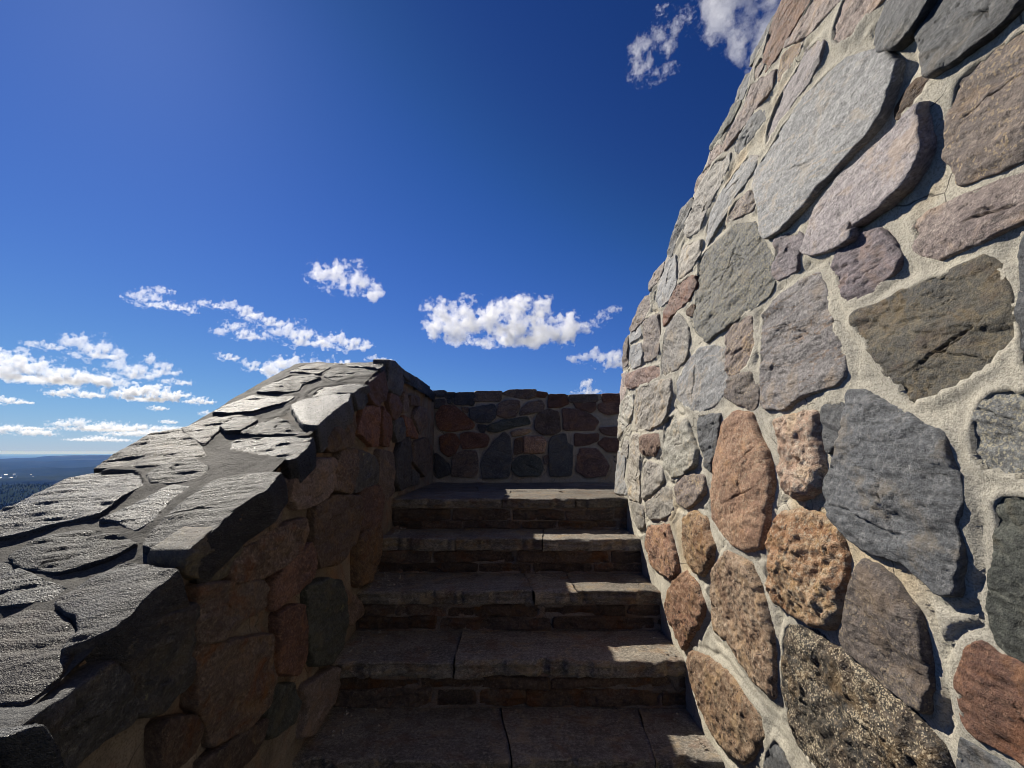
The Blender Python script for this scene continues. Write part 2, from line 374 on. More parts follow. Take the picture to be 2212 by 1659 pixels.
M = {}
M['slate'] = rock('grey_slate', (.235, .235, .232), (.155, .158, .16), (.34, .335, .325), .35, .5, .35, vein=(.33, .27, .2), spec=.5)
M['slatedark'] = rock('dark_slate', (.088, .092, .098), (.055, .058, .062), (.15, .15, .15), .3, .4, .45, rough=.6)
M['lavender'] = rock('lavender_schist', (.36, .325, .325), (.27, .24, .245), (.46, .42, .41), .6, .5, .35, spec=.5)
M['granite'] = rock('grey_granite', (.20, .205, .20), (.14, .142, .14), (.31, .31, .29), .35, .8, .7, speck=((.36, .33, .25), .28, 300))
M['brown'] = rock('brown_schist', (.185, .15, .13), (.115, .095, .09), (.28, .235, .20), .4, .6, .5, speck=((.34, .27, .19), .16, 260))
M['redbrown'] = rock('red_brown_stone', (.20, .115, .085), (.115, .07, .06), (.29, .19, .145), .4, .6, .5, rust=.35)
M['pink'] = rock('pink_grey_schist', (.33, .27, .24), (.22, .175, .165), (.45, .38, .335), .5, .7, .5)
M['purple'] = rock('purple_schist', (.17, .145, .155), (.105, .09, .10), (.26, .22, .225), .7, .5, .8)
M['olive'] = rock('olive_slate', (.165, .152, .125), (.10, .098, .092), (.25, .215, .155), .35, .7, .5, rust=.15, vein=(.25, .22, .17))
M['green'] = rock('green_black_stone', (.085, .092, .08), (.05, .055, .05), (.16, .165, .14), .4, .8, .9, lichen=.5)
M['lightgray'] = rock('light_grey_schist', (.33, .305, .265), (.215, .195, .175), (.46, .43, .375), .5, .5, .5)
M['whitegray'] = rock('whitish_schist', (.34, .315, .305), (.22, .205, .205), (.50, .47, .45), .7, .6, .6, vein=(.33, .22, .14))
M['cream'] = rock('cream_stone', (.34, .325, .27), (.25, .235, .20), (.46, .44, .37), .3, .4, .4, rust=.12)
M['orange'] = rock('orange_granite', (.45, .27, .175), (.32, .19, .13), (.57, .39, .27), .2, 1.3, .4, speck=((.50, .37, .26), .2, 300), spec=.3)
M['tanrough'] = rock('tan_rough_granite', (.56, .415, .29), (.42, .27, .185), (.72, .59, .45), .4, 1.7, .15, speck=((.10, .075, .06), .15, 230), rust=.25, spec=.3)
M['redrough'] = rock('red_rough_granite', (.50, .315, .22), (.34, .19, .14), (.68, .52, .40), .5, 1.7, .15, speck=((.10, .07, .06), .15, 220), spec=.3)
M['pegmatite'] = rock('cream_pegmatite', (.74, .57, .42), (.58, .36, .25), (.86, .76, .62), .3, 2.0, .2, speck=((.14, .10, .08), .06, 160), rust=.12, spec=.35)
M['blackpeg'] = rock('black_white_pegmatite', (.085, .075, .062), (.04, .038, .036), (.22, .18, .135), .3, 1.9, 1.0, speck=((.54, .475, .37), .19, 380), rust=.08, spec=.5)
M['rust'] = rock('rusty_stone', (.14, .075, .04), (.07, .04, .028), (.25, .17, .10), .4, 1.4, .9, rust=.4)
M['rustrough'] = rock('rusty_rough_stone', (.18, .125, .085), (.09, .06, .045), (.30, .22, .15), .4, 1.8, .9, rust=.25)
M['rustgray'] = rock('grey_stone_with_rust', (.14, .115, .10), (.08, .06, .052), (.21, .175, .15), .5, 1.3, 1.0, rust=.35, lichen=.5)
M['pegdark'] = rock('dark_rough_stone', (.17, .125, .10), (.09, .065, .055), (.30, .24, .20), .4, 1.6, 1.0, rust=.45, lichen=.6)
M['cap'] = rock('cap_slate', (.043, .044, .048), (.022, .022, .025), (.085, .085, .086), 7.0, 1.6, .5, rough=.56, spec=.42, fsc=(11, 78, 40), fdet=4)
M['capflat'] = rock('cap_flat_slate', (.052, .052, .056), (.03, .03, .033), (.095, .093, .093), 5.5, 1.5, .4, rough=.54, spec=.42, fsc=(11, 90, 40), fdet=4)
M['capblue'] = rock('cap_blue_slate', (.040, .045, .054), (.02, .023, .029), (.078, .083, .092), 7.0, 1.4, .4, rough=.46, spec=.55, fsc=(11, 84, 40), fdet=4)
M['capbrown'] = rock('cap_brown_schist', (.066, .056, .05), (.036, .03, .028), (.115, .102, .092), 6.0, 1.8, .4, rough=.52, spec=.45, fsc=(11, 70, 40), fdet=4, rust=.12)
M['capbright'] = rock('cap_smooth_slate', (.15, .15, .155), (.11, .11, .112), (.2, .2, .2), 1.2, 2.0, .2, rough=.45, spec=.55)
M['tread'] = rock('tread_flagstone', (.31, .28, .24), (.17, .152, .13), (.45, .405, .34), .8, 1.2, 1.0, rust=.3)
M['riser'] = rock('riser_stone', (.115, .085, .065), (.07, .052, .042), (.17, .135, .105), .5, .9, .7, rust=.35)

SHADY = {}  # stone copies for the shaded walls: shade partly in the colour, plus lichen and rust
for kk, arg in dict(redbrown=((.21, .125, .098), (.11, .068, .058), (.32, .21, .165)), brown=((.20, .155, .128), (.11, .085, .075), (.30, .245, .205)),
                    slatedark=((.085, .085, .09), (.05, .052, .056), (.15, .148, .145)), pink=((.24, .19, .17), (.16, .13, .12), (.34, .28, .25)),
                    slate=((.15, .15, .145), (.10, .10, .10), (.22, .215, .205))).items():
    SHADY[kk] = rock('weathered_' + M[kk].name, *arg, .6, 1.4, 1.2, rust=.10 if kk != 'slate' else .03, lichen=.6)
def mortar_mat(name, a, b, c, rust=0.0, spec=.2, rough=.9, grain=1.0):
    t = NT(name)
    st = t.add('ShaderNodeAttribute', attribute_name='st').outputs['Vector']
    n1 = t.noise(st, 4, 5, .6, .3); n2 = t.noise(st, 45, 5, .7); n3 = t.noise(st, 170, 5, .8)
    col = t.mix(t.step(n1, .38, .66), a, b)
    col = t.mix(t.math('MULTIPLY', t.step(n2, .5, .75), .4), col, c)
    col = t.mix(t.math('MULTIPLY', t.step(t.noise(st, 1.5, 3), .60, .68), .6), col, tuple(x * y for x, y in zip(a, (1.06, .86, .62))))
    v = t.voro(st, 380, out=1); sp = t.add('ShaderNodeSeparateColor'); t.put(sp.inputs[0], v)
    col = t.mix(1.0, col, t.ramp(t.math('MULTIPLY_ADD', sp.outputs[0], .7, .62), [(0, (0, 0, 0)), (1, (1, 1, 1))]), 'MULTIPLY')
    if rust:
        rn = t.noise(st, 5, 5, .65, .5)
        col = t.mix(t.math('MULTIPLY', t.step(rn, .46, .62), rust), col, (.24, .085, .02))
    sn = t.noise(t.scalev(st, (16, 2.2, 5)), 1.0, 5, .65)
    col = t.mix(t.math('MULTIPLY', t.step(sn, .52, .68), .45), col, mul(b, .62))
    # hairline cracks
    k = t.voro(t.vmath('ADD', st, t.scalev(t.noise_col(st, 9), (.06, .06, .06))), 5.5, 'DISTANCE_TO_EDGE')
    ck = t.math('MULTIPLY', t.step(k, .008, .003), t.step(t.noise(st, 3, 2), .5, .56))
    col = t.mix(t.math('MULTIPLY', ck, .75), col, (.06, .055, .05))
    nrm = t.bump(n2, .005 * grain); nrm = t.bump(n3, .005 * grain, 1.0, nrm)
    nrm = t.bump(ck, -.002, .8, nrm)
    return t.out(col, rough, nrm, spec)
def _nc(s, vec, scale):
    nd = s.add('ShaderNodeTexNoise'); s.put(nd.inputs['Vector'], vec); nd.inputs['Scale'].default_value = scale
    return nd.outputs['Color']
NT.noise_col = _nc
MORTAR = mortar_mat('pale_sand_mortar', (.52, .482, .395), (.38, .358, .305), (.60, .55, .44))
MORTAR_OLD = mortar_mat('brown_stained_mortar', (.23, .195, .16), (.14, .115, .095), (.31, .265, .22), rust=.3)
MORTAR_BACK = mortar_mat('grey_brown_mortar', (.38, .34, .29), (.30, .27, .23), (.45, .40, .345), rust=.1)
MORTAR_CAP = mortar_mat('weathered_cap_mortar', (.15, .14, .125), (.10, .094, .085), (.22, .205, .18), spec=.25, rough=.75, grain=2.6)

# ------------------------------------------------------------------ stones
# edge radius, height above the mortar, dome, warp, lump (fine relief), steps, outline jitter
SHAPE = dict(slate=(.0045, .015, .002, .005, .0015, .003, .004), lavender=(.0045, .017, .002, .004, .0012, .003, .004),
    granite=(.007, .015, .004, .005, .002, .005, .005), olive=(.005, .014, .003, .005, .0018, .006, .004),
    tanrough=(.016, .024, .012, .008, .004, .002, .006), redrough=(.014, .024, .011, .008, .0045, .002, .006),
    pegmatite=(.016, .028, .012, .010, .0060, .002, .007), blackpeg=(.014, .022, .010, .009, .0048, .003, .006),
    orange=(.016, .024, .013, .008, .003, .0025, .004), rustrough=(.014, .024, .010, .008, .0045, .006, .006),
    cap=(.006, .0085, .003, .006, .0006, .0008, .0028), capflat=(.005, .013, .002, .005, .0006, .0008, .0028),
    capbright=(.006, .016, .002, .003, .0008, .001, .005), riser=(.008, .018, .003, .006, .0035, .008, .006))
DEF = (.0055, .017, .004, .006, .0022, .005, .005)

def smooth_loop(pts, n, it=2):
    p = np.asarray(pts, float)
    for _ in range(it):
        q = np.roll(p, -1, 0)
        p = np.stack([.94 * p + .06 * q, .06 * p + .94 * q], 1).reshape(-1, 2)
    d = np.linalg.norm(np.roll(p, -1, 0) - p, axis=1); s = np.concatenate([[0], np.cumsum(d)])
    t = np.linspace(0, s[-1], n, endpoint=False)
    pc = np.vstack([p, p[:1]])
    return np.stack([np.interp(t, s, pc[:, 0]), np.interp(t, s, pc[:, 1])], 1)
def dist_loop(q, loop):
    """distance of each point q to the closed polyline"""
    a = loop; b = np.roll(loop, -1, 0); ab = b - a; L = (ab ** 2).sum(1) + 1e-12
    out = np.full(len(q), 1e9)
    for k in range(0, len(q), 4000):
        qq = q[k:k + 4000]
        ap = qq[:, None, :] - a[None]
        t = np.clip((ap * ab[None]).sum(2) / L, 0, 1)
        out[k:k + 4000] = (((ap - t[..., None] * ab[None]) ** 2).sum(2)).min(1)
    return np.sqrt(out)
def inside_loop(q, loop):
    c = np.zeros(len(q), bool); a = loop; b = np.roll(loop, -1, 0)
    for (x1, y1), (x2, y2) in zip(a, b):
        if y1 == y2: continue
        k = (y1 > q[:, 1]) != (y2 > q[:, 1])
        c ^= k & (q[:, 0] < (x2 - x1) * (q[:, 1] - y1) / (y2 - y1) + x1)
    return c

def area_centroid(p):
    x, y = p[:, 0], p[:, 1]; x2, y2 = np.roll(x, -1), np.roll(y, -1); cr = x * y2 - x2 * y
    A = cr.sum() / 2
    return np.array([((x + x2) * cr).sum(), ((y + y2) * cr).sum()]) / (6 * A), abs(A)

def stone(name, kind, pts, to3d, seed, parent, res=.006, skirt=.05, lift=0.0, tilt=(0, 0), bed=None, flip=False, mat=None, iters=1, grow=.005, cracks=None):
    rng = np.random.default_rng(seed)
    er, H, dome, warp, lump, steps, jit = SHAPE.get(kind, DEF)
    p = np.asarray(pts, float)
    if ((p[:, 0] * np.roll(p[:, 1], -1)) - (np.roll(p[:, 0], -1) * p[:, 1])).sum() < 0: p = p[::-1]
    per = np.linalg.norm(np.roll(p, -1, 0) - p, axis=1).sum()
    n = int(np.clip(per / res, 30, 320))
    B = smooth_loop(p, n, iters)
    c, A = area_centroid(B)
    size = math.sqrt(A)
    k = min(1.0, size / .16)
    er, H, dome, warp, lump, jit = er * (.5 + .5 * k), H * (.55 + .45 * k), dome * k, warp * k, lump * (.5 + .5 * k), jit * k
    def normals(L):
        q = np.roll(L, -1, 0) - np.roll(L, 1, 0); q = np.stack([q[:, 1], -q[:, 0]], 1)
        return q / (np.linalg.norm(q, axis=1)[:, None] + 1e-9)
    nrm = normals(B)
    j = fbm(p3(B[:, 0] * 22, B[:, 1] * 22, seed * 3.1), 4, seed, .6)
    B = B + nrm * (j * jit * 1.6 + grow)[:, None]
    R = np.linalg.norm(B - c, axis=1).mean()
    # inner points: a loop just inside the rim, then a jittered hexagonal field
    hx, hy = res, res * .866
    mn, mx = B.min(0), B.max(0)
    gx, gy = np.meshgrid(np.arange(mn[0], mx[0], hx), np.arange(mn[1], mx[1], hy))
    gx = gx + (np.arange(gx.shape[0]) % 2)[:, None] * hx * .5
    G = np.stack([gx.ravel(), gy.ravel()], 1) + rng.uniform(-.18, .18, (gx.size, 2)) * res
    G = G[inside_loop(G, B)]
    in1 = B - nrm * er * .35; in2 = B - nrm * er * .9
    d1 = dist_loop(in1, B); in1 = in1[inside_loop(in1, B) & (d1 > er * .25)]
    d2 = dist_loop(in2, B); in2 = in2[inside_loop(in2, B) & (d2 > er * .75)]
    G = G[dist_loop(G, B) > er * .9 + res * .45] if len(G) else G
    th = rng.normal(0, .28) if bed is None else bed
    lines = []
    if cracks is None: cracks = 0 if (lump > .0035 or size < .10) else int(rng.integers(0, 3)) + (size > .2)
    for _ in range(cracks):
        a0 = th + rng.normal(0, .35) + (rng.random() < .2) * 1.1
        m0 = c + rng.uniform(-.28, .28, 2) * size; Lh = rng.uniform(.14, .36) * size
        tt = np.arange(-Lh, Lh, .004); wv = np.cumsum(rng.normal(0, .0013, len(tt)))
        ln = m0 + np.outer(tt, (math.cos(a0), math.sin(a0))) + np.outer(wv, (-math.sin(a0), math.cos(a0)))
        ln = ln[inside_loop(ln, B)]
        if len(ln) < 6: continue
        lines.append((ln, a0, rng.uniform(.004, .010), rng.uniform(.0014, .0034), rng.uniform(-.004, .004)))
    for ln, a0, dp, wd, fl in lines:
        nn = np.array((-math.sin(a0), math.cos(a0))); cp = np.vstack([ln, ln + nn * (wd + .0012), ln - nn * (wd + .0012)])
        cp = cp[inside_loop(cp, B)]; cp = cp[dist_loop(cp, B) > er]
        if len(G): G = G[((G[:, None] - ln[None]) ** 2).sum(2).min(1) > (.0045) ** 2]
        G = np.vstack([G, cp])
    allp = np.vstack([B, in1, in2, G])
    vo, _, fo, ov, _, _ = delaunay_2d_cdt([Vector(q) for q in allp.tolist()], [], [list(range(n))], 1, 1e-6)
    uv = np.array([q[:] for q in vo]); tri = [list(f_) for f_ in fo]
    d = dist_loop(uv, B); d[d < 1e-5] = 0
    e = np.clip(d / er, 0, 1)
    h = H * (.30 + .70 * np.sqrt(1 - (1 - e) ** 2))
    rr_ = np.hypot(uv[:, 0] - c[0], uv[:, 1] - c[1])
    soft = np.clip(d / (.55 * R), 0, 1); h += dome * (soft * (2 - soft)) * .8
    ca, sa = math.cos(th), math.sin(th)
    lu = (uv[:, 0] - c[0]) * ca + (uv[:, 1] - c[1]) * sa
    lv = -(uv[:, 0] - c[0]) * sa + (uv[:, 1] - c[1]) * ca
    off = rng.uniform(0, 40, 3)
    ee = .25 + .75 * e
    h += ee * warp * fbm(p3(uv[:, 0] / (R * .9), uv[:, 1] / (R * .9), seed), 2, seed + 1)
    f = fbm(p3(lu * 8 + off[0], lv * 24 + off[1], off[2]), 4, seed + 2, .55)
    q = f * 4.0; st_ = np.floor(q) + sstep(.80, 1.0, q - np.floor(q))
    h += ee * steps * .6 * st_
    # a few split faces running along the bedding
    cr = fbm(p3(lu * 5 + off[1], lv * 13 + off[0], off[2]), 3, seed + 12)
    if not kind.startswith('cap'): h -= ee * steps * .9 * np.exp(-(np.abs(cr) / .018) ** 2) * (fbm(p3(lu * 6, lv * 6, off[1]), 2, seed + 13) > .12)
    h += ee * lump * 2.0 * fbm(p3(uv[:, 0] * 34, uv[:, 1] * 34, seed), 3, seed + 5, .62)
    if lump > .0035:                                    # crystalline: lumps with sharp valleys between them
        w1 = fbm(p3(uv[:, 0] * 20, uv[:, 1] * 13, seed + 4), 2, seed + 8); w2 = fbm(p3(uv[:, 0] * 48, uv[:, 1] * 36, seed + 2), 2, seed + 18)
        h += ee * lump * (1.1 * (1 - 2 * np.abs(w1)) ** 2 + .8 * (1 - 2 * np.abs(w2)) ** 2 - 1.0)
    for ln, a0, dp, wd, fl in lines:
        dd = np.sqrt(((uv[:, None] - ln[None]) ** 2).sum(2)); k_ = dd.argmin(1); dm = dd.min(1)
        end = np.minimum(k_, len(ln) - 1 - k_) / (len(ln) * .5)
        h -= dp * np.sqrt(np.clip(end, 0, 1)) * np.clip(1.25 - dm / wd, 0, 1)
        sd = ((uv - ln[k_]) @ np.array((-math.sin(a0), math.cos(a0)))) > 0
        h += fl * sd * np.exp(-dm / .035) * np.clip(end * 3, 0, 1)
    if kind.startswith('cap'):
        rg_ = fbm(p3(lu * 12 + off[1], lv * 80 + off[2], off[0]), 2, seed + 21)
        h += ee * (.0024 if kind == 'cap' else .0017 if kind == 'capflat' else .0007) * rg_ * 2
    tl = rng.normal(0, .022, 2) + np.asarray(tilt)
    h += (uv - c) @ tl + lift
    h = np.maximum(h, .002)
    # boundary edges -> skirt
    cnt = {}
    for f_ in tri:
        for x, y in zip(f_, f_[1:] + f_[:1]):
            cnt[(x, y)] = 1
    be = [(x, y) for (x, y) in cnt if (y, x) not in cnt]
    bi = sorted({x for e_ in be for x in e_}); mp = {x: len(uv) + i_ for i_, x in enumerate(bi)}
    bu = uv[bi] + (uv[bi] - c) / (np.linalg.norm(uv[bi] - c, axis=1)[:, None] + 1e-9) * .003
    nb = len(bi); dirv = (uv[bi] - c) / (np.linalg.norm(uv[bi] - c, axis=1)[:, None] + 1e-9)
    Vs = [to3d(uv[:, 0], uv[:, 1], h)]; Ss = [np.stack([lu + off[0], lv + off[1], h + off[2]], 1)]
    lev = [.25, .6, 1.0] if skirt > .06 else [1.0]
    for fz in lev:
        hz = h[bi] * (1 - fz) - skirt * fz
        ro = .003 + (.006 if len(lev) > 1 else 0) * fbm(p3(uv[bi, 0] * 16, uv[bi, 1] * 16, hz * 30), 3, seed + 31)
        bb = uv[bi] + dirv * ro[:, None]
        Vs.append(to3d(bb[:, 0], bb[:, 1], hz)); Ss.append(np.stack([lu[bi] + off[0], lv[bi] + off[1] + hz, hz + off[2]], 1))
    V = np.vstack(Vs); st = np.vstack(Ss)
    F = list(tri)
    for l_ in range(len(lev)):
        up = (lambda x: x) if l_ == 0 else (lambda x, o_=(l_ - 1) * nb: mp[x] + o_)
        F += [[up(y), up(x), mp[x] + l_ * nb, mp[y] + l_ * nb] for x, y in be]
    if flip: F = [f_[::-1] for f_ in F]
    o = new_mesh(name, V, F, mat or M[kind], parent, attr=st)
    return o, B

def mortar_sheet(name, us, vs_of, nv, loops, to3d, mat, parent, amp=.006, lip=.008, seed=5, flip=False, groove=.010, base=.007, spec=None):
    """a sheet of mortar, us = positions along the wall, vs_of(u) = (low, high); rises against the stones with a tooled groove round them"""
    nu = len(us); t = np.linspace(0, 1, nv)
    lo, hi = vs_of(us)
    U = np.repeat(us[:, None], nv, 1); V = lo[:, None] + (hi - lo)[:, None] * t[None]
    q = np.stack([U.ravel(), V.ravel()], 1)
    D = np.full(len(q), .2)
    for L in loops:
        mn, mx = L.min(0) - .06, L.max(0) + .06
        k = np.where((q[:, 0] > mn[0]) & (q[:, 0] < mx[0]) & (q[:, 1] > mn[1]) & (q[:, 1] < mx[1]))[0]
        if len(k) == 0: continue
        d = dist_loop(q[k], L); d[inside_loop(q[k], L)] *= -1
        D[k] = np.minimum(D[k], d)
    h = base + amp * fbm(p3(q[:, 0] * 6, q[:, 1] * 6, 3), 4, seed) * 1.6 + .0018 * fbm(p3(q[:, 0] * 45, q[:, 1] * 45, 7), 3, seed + 3)
    a = np.clip(.5 + 1.2 * fbm(p3(q[:, 0] * 4, q[:, 1] * 4, 9), 2, seed + 7), 0, 1)
    b = np.clip(.5 + 1.4 * fbm(p3(q[:, 0] * 5, q[:, 1] * 5, 19), 2, seed + 9), 0, 1)
    wob = .006 * fbm(p3(q[:, 0] * 15, q[:, 1] * 15, 2), 2, seed + 11)
    h += lip * a * np.exp(-np.clip(D, 0, 1) / .010)
    h -= groove * b * np.exp(-((D - .020 - wob) / .0055) ** 2)
    h += .6 * groove * b * np.exp(-((D - .034 - wob) / .008) ** 2)
    h = np.where(D < -.012, -.012, h)
    V3 = to3d(q[:, 0], q[:, 1], h)
    F = grid_faces(nu, nv)
    if flip: F = F[:, ::-1]
    return new_mesh(name, V3, F, mat, parent, attr=np.stack([q[:, 0], q[:, 1], h], 1))

def prism(name, prof, x0, x1, mat, parent, axis='x'):
    """closed prism: profile in the plane across the axis"""
    n = len(prof); V = []
    for x in (x0, x1):
        for a, b in prof: V.append((x, a, b) if axis == 'x' else (a, x, b))
    F = [[i, (i + 1) % n, n + (i + 1) % n, n + i] for i in range(n)] + [list(range(n))[::-1], list(range(n, 2 * n))]
    V = np.array(V, float)
    o = new_mesh(name, V, F, mat, parent, smooth=False, attr=V)
    return o

def mm(lst): return [(k, np.array(p, float).reshape(-1, 2) / 1000) for k, p in lst]

# labels of the stones that differ most from their neighbours
def set_labels(objs, table):
    for i, l in table.items():
        objs[i]['label'] = l

# ================================================================== right wall
TOPR = np.array([(-1.4, 1.60), (.6, 1.50), (1.0, 1.44), (1.13, 1.40), (1.22, 1.412), (1.33, 1.385), (1.41, 1.35), (1.5, 1.33), (1.58, 1.29), (1.72, 1.265),
    (1.86, 1.178), (2.03, 1.135), (2.24, 1.03), (2.46, .93), (2.9, .79), (3.1, .765), (3.17, .70), (3.2, .45)])
def right3d(u, v, h):
    x = .67 + .10 * np.maximum(0, v + .3) + .026 + 1.6 * np.maximum(0, u - 3.0) ** 2
    return np.stack([x - h, u + 0 * h, v + 0 * h], 1)
wallR = empty('rubble_wall', 'sunlit rubble stone wall with pale mortar rising along the steps to the frame edge', 'stone wall')
loopsR = []; objsR = []
LIFT = {15: .010, 24: .012, 21: .014, 22: .012, 30: .006, 36: .006, 65: .006}; CRK = {28: 4, 25: 1, 30: 2, 65: 3, 26: 2, 19: 3}
TILT = {15: (-.02, -.04), 24: (-.04, -.05), 22: (-.02, -.06), 21: (-.12, -.10), 20: (0, 0), 30: (-.02, 0), 28: (0, 0), 65: (-.03, -.03)}
for i, (k, p) in enumerate(mm(RIGHT)):
    y = p[:, 0].mean()
    o, B = stone('stone', k, p, right3d, 100 + i, wallR, grow=.008, res=.005 if y < 1.7 else .007, tilt=TILT.get(i, (-.008, -.014)), flip=True, lift=LIFT.get(i, 0), cracks=CRK.get(i))
    loopsR.append(B); objsR.append(o)
# rough stones on the stretch of wall beside and above the camera
rg = np.random.default_rng(77); placed = 0
for j in range(900):
    if placed >= 22: break
    sc = .205 if j < 250 else .15 if j < 550 else .11
    cy, cz = rg.uniform(-1.0, 1.25), rg.uniform(-1.1, 1.42)
    a = (np.arange(7) + rg.uniform(-.3, .3, 7)) * 2 * np.pi / 7; r = sc * rg.uniform(.82, 1.12, 7); el_ = rg.uniform(.7, 1.05)
    p = np.stack([cy + r * np.cos(a), cz + el_ * r * np.sin(a)], 1)
    if p[:, 1].max() > np.interp(cy, TOPR[:, 0], TOPR[:, 1]) - .03: continue
    if any((dist_loop(p, L).min() < .022) or inside_loop(p, L).any() or inside_loop(L, p).any() or dist_loop(L, p).min() < .022 for L in loopsR): continue
    kk = ['slate', 'brown', 'lightgray', 'slatedark', 'pink', 'granite', 'redbrown'][placed % 7]
    o, B = stone('stone', kk, p, right3d, 300 + j, wallR, res=.009, flip=True)
    loopsR.append(B); placed += 1
usR = np.concatenate([np.arange(-1.4, .4, .02), np.arange(.4, 1.9, .0065), np.arange(1.9, 3.2, .009), [3.2]])
def spanR(u):
    return np.full(len(u), -1.75), np.interp(u, TOPR[:, 0], TOPR[:, 1]) - .012
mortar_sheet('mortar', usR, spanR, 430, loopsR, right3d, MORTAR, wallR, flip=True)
prof = [(-1.4, -1.9)] + [(a, b - .03) for a, b in TOPR] + [(3.22, .1), (3.24, -1.9)]
coreR = prism('core', [(a, b) for a, b in prof], 0, .5, MORTAR, wallR)
v = coreR.data.vertices
for q in v: q.co.x += .70 + .10 * max(0, q.co.z + .3) + 1.6 * max(0, q.co.y - 3.0) ** 2 + .01
set_labels(objsR, {15: 'large pale grey slate slab', 24: 'pale lavender leaf shaped slab', 28: 'olive brown cracked slab', 30: 'large dark grey slab',
    33: 'crumbly tan pegmatite stone', 35: 'crumbly cream and pink pegmatite stone', 37: 'black and cream speckled boulder', 40: 'tall orange granite stone',
    23: 'small dark rusty stone', 25: 'big brown speckled stone', 38: 'red brown stone', 19: 'grey granite stone with cracks'})

# ================================================================== left parapet
CZ, CY, CS = .53, 2.50, .50
def capz(y):
    t = (CY - y) / .06
    return CZ - CS * .06 * np.log1p(np.exp(np.clip(t, -30, 30))) + .02 * 0
nz = 1 / math.sqrt(1 + CS * CS)
def cap3d(u, v, h):
    on = np.where(v < CY, 1.0, 0.0)
    return np.stack([u + 0 * h, v - on * CS * nz * h, capz(v) - .018 + (on * nz + (1 - on)) * h], 1)
def left3d(u, v, h):
    return np.stack([-.69 - .024 + h, u + 0 * h, v + 0 * h], 1)
wallL = empty('stair_parapet', 'dark parapet wall with glossy sloping slate top beside the steps', 'parapet wall')
loopsL = []; loopsC = []; objsC = []
for i, (k, p) in enumerate(mm(LEFT)):
    if i == 37: continue
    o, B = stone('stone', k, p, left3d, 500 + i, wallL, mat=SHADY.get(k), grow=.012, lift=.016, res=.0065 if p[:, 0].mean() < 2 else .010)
    loopsL.append(B)
for i, (k, p) in enumerate(mm(CAPS)):
    o, B = stone('cap_stone', k, p, cap3d, 700 + i, wallL, res=.0050, skirt=.075, grow=.004, cracks=int(i % 4 == 0), bed=.25 + .1 * math.sin(i * 2.3), tilt=(0, 0), lift=.005 if k == 'cap' else .010, mat=M[('cap', 'capblue', 'capbrown', 'capblue')[i % 4]] if k == 'cap' else None)
    loopsC.append(B); objsC.append(o)
# level top behind the crest
xs = 2.56
for i, ln in enumerate((.36, .30, .42, .38)):
    p = np.array([(-1.17, xs), (-.70, xs), (-.695, xs + ln - .03), (-1.16, xs + ln - .02)]) + np.random.default_rng(i).normal(0, .012, (4, 2))
    o, B = stone('cap_stone', 'cap', p, cap3d, 760 + i, wallL, res=.010, skirt=.07)
    loopsC.append(B); xs += ln
# the slope goes on down past the camera
for i, (x0, x1, y0, y1) in enumerate(((-1.24, -.96, .66, .98), (-1.22, -.94, .30, .62), (-.90, -.68, .36, .64), (-1.2, -.9, -.08, .26), (-.86, -.68, 0, .32), (-1.2, -.7, -.5, -.13))):
    p = np.array([(x0, y0), (.5 * (x0 + x1), y0 - .02), (x1, y0 + .01), (x1 - .01, y1), (.4 * x0 + .6 * x1, y1 + .02), (x0 + .02, y1 - .02)]) + np.random.default_rng(40 + i).normal(0, .012, (6, 2))
    o, B = stone('cap_stone', 'cap', p, cap3d, 780 + i, wallL, res=.008, skirt=.07)
    loopsC.append(B)
def topL(u): return capz(u) - .026
usL = np.concatenate([np.arange(-.7, .6, .02), np.arange(.6, 2.2, .008), np.arange(2.2, 4.12, .012)])
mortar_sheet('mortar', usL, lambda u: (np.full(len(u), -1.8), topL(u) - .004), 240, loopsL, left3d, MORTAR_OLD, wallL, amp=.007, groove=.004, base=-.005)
usC = np.arange(-1.205, -.700, .0075)
# sheet over the sloping top: u = x, v = y
def cap_span(u): return np.full(len(u), -.7), np.full(len(u), 4.12)
mortar_sheet('top_mortar', usC, cap_span, 560, loopsC, cap3d, MORTAR_CAP, wallL, amp=.007, lip=.005, groove=.004, base=.0065)
prof = [(-.7, -3.2)] + [(y, float(capz(np.array(y))) - .075) for y in np.arange(-.7, 2.75, .1)] + [(4.55, CZ - .07), (4.55, -3.2)]
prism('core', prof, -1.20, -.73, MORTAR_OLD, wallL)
set_labels(objsC, {10: 'bright smooth grey slab shining in the sun'})

# ================================================================== back parapet
def back3d(u, v, h):
    return np.stack([u + 0 * h, 4.1 + .022 - h, v + 0 * h], 1)
wallB = empty('landing_parapet', 'low dark stone wall across the far end of the landing', 'parapet wall')
loopsB = []
for i, (k, p) in enumerate(mm(BACK)):
    if p[:, 1].max() > .5: p[:, 1] += .016 * math.sin(i * 5.1)
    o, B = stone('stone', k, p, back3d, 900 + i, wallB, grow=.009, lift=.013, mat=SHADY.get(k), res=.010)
    loopsB.append(B)
usB = np.arange(-.72, 1.62, .010)
mortar_sheet('mortar', usB, lambda u: (np.full(len(u), -.30), np.full(len(u), .525) + .004 * np.sin(u * 9)), 84, loopsB, back3d, MORTAR_BACK, wallB, flip=False, base=.002)
prism('core', [(-.72, -3.2), (-.72, .515), (1.62, .515), (1.62, -3.2)], 4.13, 4.55, MORTAR_BACK, wallB, axis='y')

